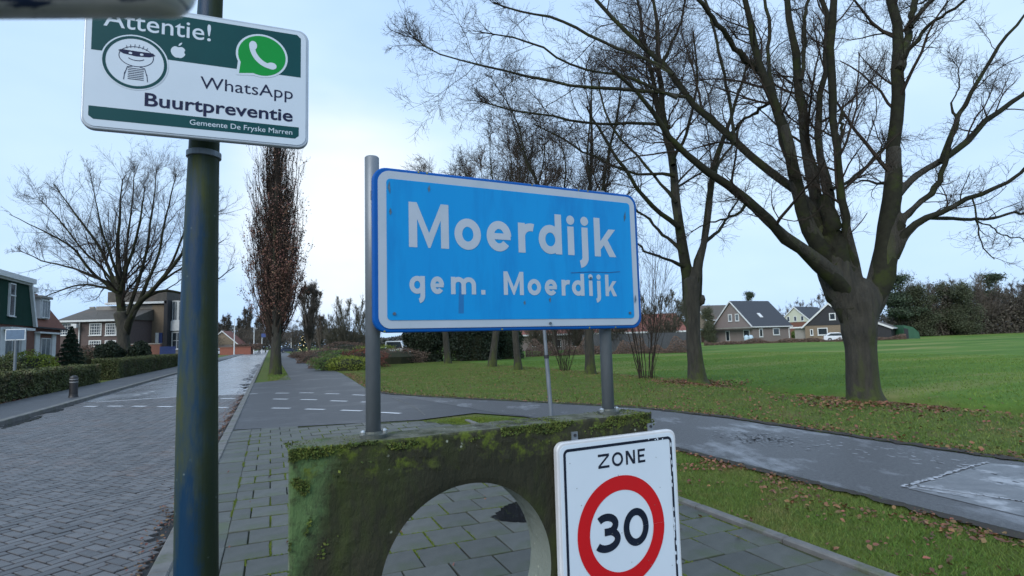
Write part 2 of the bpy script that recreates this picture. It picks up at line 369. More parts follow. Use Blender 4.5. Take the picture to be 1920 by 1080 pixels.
# kerb stones, one object each
def kerb_row(name, u0, u1, z, v0, v1, L, label=None):
    k0 = None; n = 0; v = v0
    while v < v1:
        o_ = None
        c = uv((u0 + u1) / 2, v + L / 2)
        if k0 is None:
            mb = MB(c, DU, DV, EZ); w = (u1 - u0) / 2; ch = 0.012
            mb.add([(-w, -L / 2 + .006, 0), (w, -L / 2 + .006, 0), (w, L / 2 - .006, 0), (-w, L / 2 - .006, 0),
                    (-w, -L / 2 + .006, z - ch), (w, -L / 2 + .006, z - ch), (w, L / 2 - .006, z - ch), (-w, L / 2 - .006, z - ch),
                    (-w + ch, -L / 2 + .014, z), (w - ch, -L / 2 + .014, z), (w - ch, L / 2 - .014, z), (-w + ch, L / 2 - .014, z)],
                   [(3, 2, 1, 0), (0, 1, 5, 4), (1, 2, 6, 5), (2, 3, 7, 6), (3, 0, 4, 7), (4, 5, 9, 8), (5, 6, 10, 9), (6, 7, 11, 10), (7, 4, 8, 11), (8, 9, 10, 11)])
            k0 = o_ = mb.build('kerb_stone', M_kerb, road if name == 'r' else (foot if name == 'l' else pave), loc=c)
        else:
            o_ = k0.copy(); COL.objects.link(o_); o_.parent = k0.parent
        o_.location = c + EZ * random.uniform(-0.003, 0.003); n += 1; v += L
kerb_row('r', UK, UK + 0.14, 0.050, 2.0, 50, 1.0)
kerb_row('l', -5.80, -5.62, 0.13, 12, 80, 1.0)
kerb_row('p', 3.70, 3.79, 0.055, 0.5, 11, 1.0)
far_k = MB(O0, DU, DV, EZ); far_k.box(UK, UK + .14, 50, 320, 0, .05).box(-5.8, -5.62, 80, 170, 0, .13); far_k.build('kerb', M_kerb, road)['kind'] = 'stuff'

# pieces: tiles and bricks; the 300 that show largest are objects, the rest one mesh
def unit_block(hx, hy, h, ch):
    V = []
    for (a, b, z) in ((0, 0, 0), (0, 0, h - ch), (ch, ch, h)):
        V += [(-hx + a, -hy + b, z), (hx - a, -hy + b, z), (hx - a, hy - b, z), (-hx + a, hy - b, z)]
    Fq = [(0, 1, 5, 4), (1, 2, 6, 5), (2, 3, 7, 6), (3, 0, 4, 7), (4, 5, 9, 8), (5, 6, 10, 9), (6, 7, 11, 10), (7, 4, 8, 11), (8, 9, 10, 11)]
    return np.array(V, float), np.array(Fq)
def lay(name, centres, rots, hx, hy, h, ch, z0, m, parent, rest_name):
    """centres (n,2) street coordinates"""
    n = len(centres)
    tilt = rng.normal(size=(n, 2)) * 0.010; dz = rng.uniform(-0.003, 0.003, n); rots = rots + rng.normal(size=n) * 0.008
    W3 = centres[:, :1] * DU + centres[:, 1:] * DV
    cz = np.array([(p - CAM) @ fwd for p in W3]); px = CX + F * np.array([(p - CAM) @ RI for p in W3]) / cz; py = CY - F * np.array([(p - CAM) @ UP for p in W3]) / cz
    vis = (cz > 0.5) & (px > -30) & (px < 1950) & (py < 1110)
    block = (px > 1045) & (px < 1262) & (py > 830)         # behind the zone sign
    solid = (px > 548) & (px < 735) & (py > 850)
    solid2 = (px > 735) & (px < 1045) & (py > 800) & (py < 905)
    pole = (px > 338) & (px < 405)
    score = np.where(vis & ~block & ~solid & ~solid2 & ~pole, 1 / np.maximum(cz, .1), 0)
    order = np.argsort(-score); top = set(order[:300][score[order[:300]] > 0].tolist())
    V0, F0 = unit_block(hx, hy, h, ch)
    me0 = None; RV = []; RF = []; k = 0
    for i in range(n):
        c = W3[i] + EZ * (z0 + dz[i])
        if i in top:
            if me0 is None:
                me0 = bpy.data.meshes.new(name); set_mesh(me0, V0, F0); me0.materials.append(m)
            o = bpy.data.objects.new(name, me0); COL.objects.link(o); o.parent = parent; o.location = c
            o.rotation_euler = (tilt[i, 0], tilt[i, 1], A + rots[i])
        else:
            cr_, sr_ = math.cos(A + rots[i]), math.sin(A + rots[i])
            Vz = V0[:, 2] + V0[:, 0] * tilt[i, 1] + V0[:, 1] * tilt[i, 0]
            RV.append(np.stack([V0[:, 0] * cr_ - V0[:, 1] * sr_ + c[0], V0[:, 0] * sr_ + V0[:, 1] * cr_ + c[1], Vz + c[2]], 1))
            RF.append(F0 + k * len(V0)); k += 1
    if RV: obj(rest_name, np.vstack(RV), np.vstack(RF), m, parent, kind='stuff')
# pavement tiles in half bond
C_ = []; PU, PV = 0.345, 0.385
row = 0; v = 0.6
while v < 12.6:
    u = -0.33 + (PU / 2 if row % 2 else 0) + PU / 2
    uo = -0.495
    C_.append((uo, v))
    lim = 3.70 if v < 10.2 else 3.70 - (v - 10.2) * 0.36
    while u < lim - PU / 2 + 0.10:
        if v < 12.75 - 0.22 * (u + 0.6): C_.append((u, v))
        u += PU
    row += 1; v += PV
C_ = np.array(C_)
Hf = [(-0.33 + PU / 4, 0.6 + r_ * PV) for r_ in range(1, 32, 2)]
Hf = np.array([q for q in Hf if q[1] < 12.6])
Cf = np.array([(3.575, 0.6 + r_ * PV) for r_ in range(0, 25, 2)])
lay('cut_tile', Cf, np.zeros(len(Cf)), 0.108, PV / 2 - 0.006, 0.022, 0.004, 0.010, M_tile, pave, 'cut_tiles_beyond')
lay('half_tile', Hf, np.zeros(len(Hf)), PU / 4 - 0.006, PV / 2 - 0.006, 0.022, 0.004, 0.010, M_tile, pave, 'half_tiles_beyond')
lay('paving_tile', C_, np.zeros(len(C_)), PU / 2 - 0.006, PV / 2 - 0.006, 0.022, 0.004, 0.010, M_tile, pave, 'paving_tiles_beyond')
# road bricks laid in herringbone at 45 degrees
bw = 0.104; C_ = []; Rr = []
for i in range(-150, 340):
    for j in range(-150, 340):
        k = (i - j) % 4
        if k not in (0, 3): continue
        if k == 0: x, y, r = (i + 1) * bw, (j + .5) * bw, 0
        else: x, y, r = (i + .5) * bw, (j + 1) * bw, math.pi / 2
        # herringbone cell
        a = math.radians(40)
        uu, vv_ = x * math.cos(a) - y * math.sin(a) - 3.2, x * math.sin(a) + y * math.cos(a)
        if -5.55 < uu < -0.87 and 3.2 < vv_ < 22.55: C_.append((uu, vv_)); Rr.append(a + r)
C_ = np.array(C_); Rr = np.array(Rr)
lay('brick', C_, Rr, bw - 0.007, bw / 2 - 0.007, 0.022, 0.005, 0.008, M_brick, road, 'bricks_beyond')

# painted dashes
def dash(u0, u1, v, w, z, parent):
    mb = MB(O0, DU, DV, EZ); mb.add([(u0, v - w / 2, z), (u1, v - w / 2, z), (u1, v + w / 2, z), (u0, v + w / 2, z)], [(0, 1, 2, 3)])
    mb.build('painted_dash', M_paint, parent)
def dash_px(a, b, z, parent, w=0.12):
    p, q = G(*a, z), G(*b, z); d = (q - p) / np.linalg.norm(q - p); n_ = np.array([-d[1], d[0], 0]) * w / 2
    obj('painted_dash', [p - n_, q - n_, q + n_, p + n_], [(0, 1, 2, 3)], M_paint, parent)
for a, b in [((517, 737), (542, 737)), ((562, 736.5), (588, 736.5)), ((610, 738), (636, 738.5)), ((661, 740), (685, 741)),
             ((512, 748), (540, 748.3)), ((564, 749), (594, 749.5)), ((620, 751.2), (651, 752.2)), ((677, 753.5), (700, 754)),
             ((510, 765), (544, 765.3)), ((573, 766.8), (609, 767.6)), ((640, 769), (678, 770.2)), ((714, 773), (751, 775))]:
    dash_px(a, b, 0.029, path, 0.14)
for a, b in [((159, 762), (182, 762)), ((203, 761.5), (229, 761.5)), ((249, 761.5), (273, 762)), ((296, 762), (324, 762.5)), ((345, 763), (372, 763)), ((408, 764), (427, 764)),
             ((415, 747), (440, 747.3))]:
    dash_px(a, b, 0.0345, road, 0.16)
for a, b in [((181, 754), (330, 744)), ((330, 744), (483, 738))]: dash_px(a, b, 0.0345, road, 0.14)
for a, b in [((252, 741), (262, 739.5)), ((269, 738), (278, 736.5)), ((282, 734.5), (290, 733))]: dash_px(a, b, 0.0345, road, 0.15)

# wet and whitish patches: thin irregular puddles
M_pud = mat('puddle_water', (0.015, 0.017, 0.02), (0.012, 0.014, 0.016), rough=0.03, scale=2, spec=0.8)
M_pale = mat('pale_patches', (0.42, 0.44, 0.47), (0.22, 0.23, 0.25), rough=0.6, scale=14, det=8)  # uneven whitish tone of the thin flecks and streaks
def blob(name, pts_px, z, m, parent=None, jit=0.02, n=60, **k):
    P = np.array([G(x, y, z) for x, y in pts_px]); Q = np.vstack([P, P[:1]]); d = np.r_[0, np.cumsum(np.linalg.norm(np.diff(Q, axis=0), axis=1))]
    t = np.linspace(0, d[-1], n, endpoint=False); R_ = np.stack([np.interp(t, d, Q[:, i]) for i in range(3)], 1)
    R_[:, :2] += rng.normal(size=(n, 2)) * jit; R_[:, 2] = z
    o = obj(name, R_, [tuple(range(n))], m, parent, **k)
    nz_ = o.data.polygons[0].normal.z
    if nz_ < 0: o.data.flip_normals()
    return o
blob('puddle', [(921, 970), (935, 958), (947, 948), (962, 942), (985, 938), (996, 948), (1004, 966), (998, 976), (975, 979), (940, 977)], 0.0355, M_pud, pave, 0.012, 70)
blob('gutter_puddle', [(4, 799), (30, 790), (60, 783), (80, 778), (78, 783), (50, 791), (20, 800), (4, 804)], 0.0365, M_pud, road, 0.02)
blob('gutter_puddle', [(84, 772), (100, 768), (120, 766), (119, 769), (104, 773), (86, 775)], 0.0365, M_pud, road, 0.02)
def patches(name, region, n, smin, smax, z, m, parent, elong=2.5):
    """many small irregular flakes inside a street-coordinate region"""
    V = []; Fs = []; c0 = 0
    for _ in range(n):
        u_, v_ = region(); s_ = random.uniform(smin, smax); a0 = random.uniform(-.5, .5); kk = 9
        for i in range(kk):
            t_ = 2 * math.pi * i / kk; r_ = s_ * random.uniform(.55, 1.1)
            x_, y_ = r_ * math.cos(t_), r_ * math.sin(t_) * elong
            V.append(uv(u_ + x_ * math.cos(a0) - y_ * math.sin(a0), v_ + x_ * math.sin(a0) + y_ * math.cos(a0), z))
        Fs.append(tuple(range(c0, c0 + kk))); c0 += kk
    obj(name, V, Fs, m, parent, kind='stuff')
patches('pale_patches', lambda: (UK - 0.05 - abs(random.gauss(0, .22)), random.uniform(22.8, 60)), 260, 0.03, 0.16, 0.0345, M_pale, road, 3)
patches('pale_flakes', lambda: (7.5 + random.gauss(0, .35), random.uniform(3.2, 6.2)), 90, 0.004, 0.022, 0.0325, M_pale, path, 3)
# worn pale concrete slab set into the side path with its joint lines
slabm = mat('worn_concrete', (0.14, 0.143, 0.15), (0.070, 0.073, 0.080), rough=0.4, scale=5, det=8, c3=(0.30, 0.31, 0.33), mask=(0.52, 0.64), mscale=2.2, bump=0.003)
p_ = [G(x, y, 0.0325) for x, y in [(1700, 915), (1855, 868), (1990, 880), (2300, 1010), (2200, 1060), (1990, 985)]]
obj('path_slab', p_, [tuple(range(len(p_) - 1, -1, -1))], slabm, path)
def strip(name, pts, w, z, m, parent, jit=0.012, seg=10):
    P = np.array([G(x, y, z) for x, y in pts]); P = resample(P, len(pts) * seg); P[:, :2] += rng.normal(size=(len(P), 2)) * jit * .3
    T = np.gradient(P, axis=0); T /= np.linalg.norm(T, axis=1)[:, None]; n_ = np.stack([-T[:, 1], T[:, 0], T[:, 0] * 0], 1)
    ww = w * rng.uniform(.0, 1.4, len(P))[:, None] / 2
    V = np.vstack([P - n_ * ww, P + n_ * ww]); k = len(P); obj(name, V, [(i, i + 1, k + i + 1, k + i) for i in range(k - 1)], m, parent)
strip('white_streak', [(1690, 912), (1760, 893), (1800, 880), (1850, 866)], 0.045, 0.0365, M_pale, path, .05, 22)
strip('white_streak', [(1700, 908), (1800, 922), (1920, 940), (2000, 955)], 0.04, 0.0365, M_pale, path, .04, 22)
strip('white_streak', [(1700, 912), (1780, 925), (1815, 932)], 0.03, 0.0365, M_pale, path)
strip('crack', [(735, 745), (765, 757), (785, 768), (797, 778)], 0.04, 0.0325, M_kerb, path)
patches('worn_patch', lambda: (7.0 + random.gauss(0, .26), 6.9 + random.gauss(0, .32)), 420, 0.006, 0.024, 0.0328, slabm, path, 2.5)

# ------------------------------------------------------------------ ground cover
M_blade = mat('grass_blade', (0.075, 0.140, 0.020), (0.120, 0.160, 0.036), rough=0.7, scale=0.8, island=0.35, c3=(0.19, 0.155, 0.065), mask=(0.52, 0.68), mscale=0.75, spec=0.25)
M_blade_f = mat('field_blade', (0.090, 0.175, 0.022), (0.13, 0.20, 0.035), rough=0.7, scale=0.3, island=0.3, c3=(0.11, 0.13, 0.04), mask=(0.60, 0.75), mscale=0.25, spec=0.25)
M_leaf = mat('fallen_leaf', (0.19, 0.085, 0.035), (0.11, 0.055, 0.030), rough=0.6, scale=4, island=0.55)
def grass(name, fn, n, h, w, m, base=0.0, **k):
    Uv = fn(n); x = Uv[:, :1] * DU + Uv[:, 1:] * DV; n = len(x)
    z = terrain(Uv[:, 0], Uv[:, 1]) + base
    p = np.stack([x[:, 0], x[:, 1], z], 1)
    d = rng.normal(size=(n, 3)) * [0.6, 0.6, 0]; ht = h * rng.uniform(0.4, 1.2, n)[:, None]
    a = rng.uniform(0, math.pi, n); s = np.stack([np.cos(a), np.sin(a), a * 0], 1) * (w * rng.uniform(.6, 1.3, n))[:, None] / 2
    tip = p + d * ht + np.array([0, 0, 1.0]) * ht
    V = np.stack([p - s, p + s, tip], 1).reshape(-1, 3)
    return obj(name, V, np.arange(3 * n).reshape(-1, 3), m, None, kind='stuff', **k)
def reg(u0, u1, v0, v1, pw=1.0, test=None):
    def f(n):
        U_ = np.stack([rng.uniform(u0, u1, n), v0 + (v1 - v0) * rng.uniform(0, 1, n) ** pw], 1)
        return U_[test(U_[:, 0], U_[:, 1])] if test is not None else U_
    return f
def edge_r(v):   # right border of the side path
    return np.interp(v, [-12, 4.2, 9.0, 11.2, 12.8, 14.9, 17, 18.9, 20.5, 34, 60], [8.35, 8.35, 8.2, 7.8, 6.9, 5.7, 4.4, 3.5, 3.2, 3.75, 3.8])
grass('verge_grass', reg(3.78, 5.48, 0.5, 11.6, 1.0, lambda u, v: (u < 5.46 - sstep(8.5, 12, v) * .8 + rng.normal(size=len(u)) * .03) & (u > 3.80 + rng.normal(size=len(u)) * .02 + sstep(10.5, 12, v) * .4)), 120000, 0.042, 0.005, M_blade,
      label='short green verge grass with dead leaves between the tile pavement and the side path')
grass('roadside_grass', reg(3.0, 14.2, 1.5, 46, 1.5, lambda u, v: u > edge_r(v) + 0.03 + rng.normal(size=len(u)) * .09), 230000, 0.05, 0.011, M_blade,
      label='grass bank with brown leaf litter under the row of bare trees')
grass('field_grass', reg(14.2, 40, -3, 40, 1.3), 150000, 0.05, 0.02, M_blade_f, label='lush green meadow behind the bare trees')
grass('strip_grass', reg(-0.1, 0.98, 29, 95, 1.5, lambda u, v: (v > 30) & (u < .93)), 14000, 0.05, 0.02, M_blade, base=0.01, label='thin strip of grass between road and cycle path')
def leaves(name, fn, n, size, lab, base=0.012):
    Uv = fn(n); n = len(Uv); z = terrain(Uv[:, 0], Uv[:, 1]) + base + rng.uniform(0, .03, n)
    p = Uv[:, :1] * DU + Uv[:, 1:] * DV; p[:, 2] = z
    nn = rng.normal(size=(n, 3)) * .45; nn[:, 2] = 1; nn /= np.linalg.norm(nn, axis=1)[:, None]
    a = np.cross(nn, rng.normal(size=(n, 3))); a /= np.linalg.norm(a, axis=1)[:, None]; b = np.cross(nn, a)
    s = (size * rng.uniform(.5, 1.4, n))[:, None]; a = a * s * .6; b = b * s * .38; c = nn * s * .16
    V = np.stack([p - a, p - a * .3 + b + c, p + a * .45 + b * .8 + c, p + a + c * .3, p + a * .45 - b * .8 + c, p - a * .3 - b + c * .4], 1).reshape(-1, 3)
    k = np.arange(n) * 6
    Fq = np.vstack([np.stack([k, k + 3, k + 2, k + 1], 1), np.stack([k, k + 5, k + 4, k + 3], 1)])
    return obj(name, V, Fq, M_leaf, None, kind='stuff', label=lab)
def near_edge(n):
    v = rng.uniform(0.5, 11, n); u = np.where(rng.random(n) < .55, 5.38 - np.abs(rng.normal(size=n)) * .35, np.where(rng.random(n) < .4, 3.9 + np.abs(rng.normal(size=n)) * .12, rng.uniform(3.9, 5.4, n)))
    cl_ = np.array([mnoise.noise(Vector((a * 1.8, b * 1.8, 7))) for a, b in zip(u, v)])
    return np.stack([u, v], 1)[(u > 3.82) & (u < 5.5) & (rng.random(n) < .45 + cl_ * 2.2)]
leaves('fallen_leaves', near_edge, 5200, 0.036, 'brown leaves scattered over the grass between pavement and side path')
def bank_leaves(n):
    v = rng.uniform(1, 34, n); e = edge_r(v); u = np.where(rng.random(n) < .35, e + .05 + np.abs(rng.normal(size=n)) * .35, rng.uniform(e, 14.5))
    d_ = rng.random(n) < .16; u = np.where(d_, 13.8 + rng.normal(size=n) * .35, u)
    return np.stack([u, v], 1)
leaves('leaf_litter', bank_leaves, 8500, 0.045, 'brown leaf litter over the grass bank under the trees')
leaves('root_leaves', lambda n: np.vstack([np.stack([12.3 + rng.normal(size=n) * .85, 8.7 + rng.normal(size=n) * 1.0], 1), np.stack([13.5 + rng.normal(size=n) * .7, 15.8 + rng.normal(size=n) * .8], 1)]), 1600, 0.06, 'brown leaves gathered round the feet of the two nearest bare trees')
def hedge_leaves(n): return np.stack([rng.uniform(-8.6, -7.9, n), rng.uniform(17, 27, n)], 1)
leaves('leaf_pile', hedge_leaves, 2500, 0.09, 'rust brown leaves heaped at the foot of the left hedge', 0.03)
leaves('gutter_leaves', lambda n: np.stack([UK - .02 - np.abs(rng.normal(size=n)) * .10, rng.uniform(4, 22, n)], 1), 1500, 0.022, 'small wet leaves lying along the street kerb', 0.026)
leaves('pavement_leaves', lambda n: np.stack([rng.uniform(-.5, 3.6, n), rng.uniform(3.5, 9, n)], 1), 45, 0.035, 'a few dead leaves lying on the tile pavement', 0.026)
M_soil = mat('dark_soil', (0.030, 0.024, 0.018), (0.018, 0.015, 0.012), rough=.95, scale=12)
def soil_strip(name, fu, v0, v1, w, z):
    vs_ = np.linspace(v0, v1, 160); L0 = []; 
    for v_ in vs_:
        u_ = float(fu(v_)); a_, b_ = u_ - .03 + random.gauss(0, .035), u_ + w * random.uniform(.5, 1.4); L0.append((uv(a_, v_, z), uv(b_, v_, z)))
    V = [q[0] for q in L0] + [q[1] for q in L0]; k = len(L0); obj(name, V, [(i, k + i, k + i + 1, i + 1) for i in range(k - 1)], M_soil, path)
soil_strip('soil_edge', edge_r, -2, 20, .16, .040)
soil_strip('soil_edge', lambda v: 5.36 - sstep(8.5, 12, v) * .9, -2, 11.2, .10, .036)
# moss in the tile joints and a mossy tip of the pavement
M_moss = mat('moss', (0.13, 0.18, 0.014), (0.075, 0.11, 0.012), rough=0.95, scale=6, island=0.3)
def moss_pts(n):
    r = rng.integers(0, 30, n); v = 0.6 + r * PV; on = rng.random(n) < .72
    k = rng.integers(0, 12, n); u = -0.33 + np.where(r % 2, PU / 2, 0) + k * PU
    u2 = np.where(on, u + rng.normal(size=n) * .004, -0.33 + rng.uniform(0, 4, n)); v2 = np.where(on, v + rng.uniform(-.19, .19, n), v + PV / 2 + rng.normal(size=n) * .004)
    cont = rng.random(n) < .12; u2 = np.where(cont, -0.325 + rng.normal(size=n) * .006, u2); v2 = np.where(cont, rng.uniform(1, 12.5, n), v2)
    keep = np.array([mnoise.noise(Vector((a * 1.3, b * 1.3, 3))) > 0.02 for a, b in zip(u2, v2)])
    return np.stack([u2, v2], 1)[keep & (u2 < 3.68)]
grass('joint_moss', moss_pts, 150000, 0.012, 0.016, M_moss, base=0.024, label='bright moss growing in the joints of the tile pavement')
grass('moss_tip', lambda n: np.stack([3.85 + rng.normal(size=n) * .24, 11.6 + rng.normal(size=n) * .22], 1), 5000, 0.02, 0.012, M_moss, base=0.02, label='mossy grass tip where the pavement narrows')

# ------------------------------------------------------------------ trees
def wid(px): return 1 / math.sqrt(1 + ((px - CX) / F) ** 2)     # a round stem looks wider off the picture's centre
def limb_px(pts, Y0, dY, trunk_dy=0.0):
    """limb traced as (px, py, width px); its distance drifts away from the trunk by dY metres"""
    P = np.array(pts, float); n = len(P)
    L = np.r_[0, np.cumsum(np.hypot(np.diff(P[:, 0]), np.diff(P[:, 1])))]; tt = L / L[-1]
    out = []
    for i in range(n):
        Y = Y0 + trunk_dy + dY * tt[i] ** 0.9
        p = D(P[i, 0], P[i, 1], Y); out.append([*p, P[i, 2] * 0.5 / F * Y * wid(P[i, 0])])
    return np.array(out)
def smooth_poly(P, K):
    """Catmull-like smoothing of a traced polyline"""
    Q = resample(P, max(K, 4))
    for _ in range(1):
        Q[1:-1] = Q[1:-1] * .6 + (Q[:-2] + Q[2:]) * .2
    return Q
def wig(Q, a):
    Q = Q.copy(); Q[1:-1, :3] += rng.normal(size=(len(Q) - 2, 3)) * a; return Q
def build_tree(name, label, loc, trunk_poly, limbs, levels, group=None, sides=10, extend=3.0, trunk_m=None, rough=0.05, cat='tree', twm=None, moss=True, as_parts=True, fuse=0, fuse_vox=.035, tips=None):
    root = thing(name, label, cat, loc, group)
    tp = trunk_poly
    V, Fq = tubes(tp[None, :, :3], tp[None, :, 3], 20)
    # root flare and bark lumps
    c = np.repeat(tp[:, :3], 20, axis=0); rad = V - c
    nzv = np.array([mnoise.noise(Vector(p * 2.2)) + .5 * mnoise.noise(Vector(p * 6)) for p in V])
    V = c + rad * (1 + nzv[:, None] * rough * 2.2)
    Ks = 14; LP = []; LR = []
    if fuse:
        me = bpy.data.meshes.new('trunk'); VV_, FF_ = [V], [tuple(f) for f in Fq]; n0 = len(V); k_ = len(tp)
        FF_ += [tuple(range(19, -1, -1)), tuple(range((k_ - 1) * 20, k_ * 20))]
        for lp in limbs[:fuse]:
            Q = smooth_poly(lp, Ks)[:8]; v_, f_ = tubes(Q[None, :, :3], Q[None, :, 3], 14)
            VV_.append(v_); FF_ += [tuple(int(i) + n0 for i in f) for f in f_] + [tuple(n0 + i for i in range(13, -1, -1)), tuple(n0 + 7 * 14 + i for i in range(14))]; n0 += len(v_)
        to = obj('trunk', np.vstack(VV_), FF_, trunk_m or M_bark, root)
        bm = bmesh.new(); bm.from_mesh(to.data); bmesh.ops.recalc_face_normals(bm, faces=bm.faces); bm.to_mesh(to.data); bm.free()
        rm = to.modifiers.new('remesh', 'REMESH'); rm.mode = 'VOXEL'; rm.voxel_size = fuse_vox; rm.use_smooth_shade = True
        sm = to.modifiers.new('smooth', 'SMOOTH'); sm.factor = .6; sm.iterations = 16
    else:
        obj('trunk', V, Fq, trunk_m or M_bark, root, smooth=True)
    for lp in limbs:
        Q = wig(smooth_poly(lp, Ks), 0.012 + 0.15 * lp[:, 3].mean())
        if as_parts:
            V, Fq = tubes(Q[None, :, :3], Q[None, :, 3], sides); nzv = np.array([mnoise.noise(Vector(p * 5)) for p in V])
            c = np.repeat(Q[:, :3], sides, axis=0); V = c + (V - c) * (1 + nzv[:, None] * .22)
            obj('limb', V, Fq, M_bark2, root, smooth=True)
        LP.append(Q[:, :3]); LR.append(Q[:, 3])
    P = np.array(LP); R = np.array(LR); mesh = []
    if not as_parts: mesh.append(tubes(P, R, 6))
    tm = np.ones(len(P), bool) if tips is None else np.array(tips, bool)
    Pt, Rt = sprout(P[tm], R[tm], 4, .90, levels[0][2] * .55, 20, .10, .12, 6, .85, levels[0][8], levels[0][10]); mesh.append(tubes(Pt, Rt, 4))
    Pt2, Rt2 = sprout(Pt, Rt, 7, .1, .42, 38, .10, .18, 5, .6, levels[-1][8] * 1.3, levels[-1][10]); mesh.append(tubes(Pt2, Rt2, 3))
    Pt3, Rt3 = sprout(Pt2, Rt2, 5, .1, .5, 38, .08, .2, 4, .7, levels[-1][8], levels[-1][10] * .7); mesh.append(tubes(Pt3, Rt3, 3))
    for (n, t0, frac, ang, upw, wob, K, rf, rmin, S, lmin) in levels:
        P, R = sprout(P, R, n, t0, frac, ang, upw, wob, K, rf, rmin, lmin)
        mesh.append(tubes(P, R, S))
    V, Fq = merge(mesh)
    o = obj('crown', V, Fq, twm or M_twig, root, kind='stuff'); return root

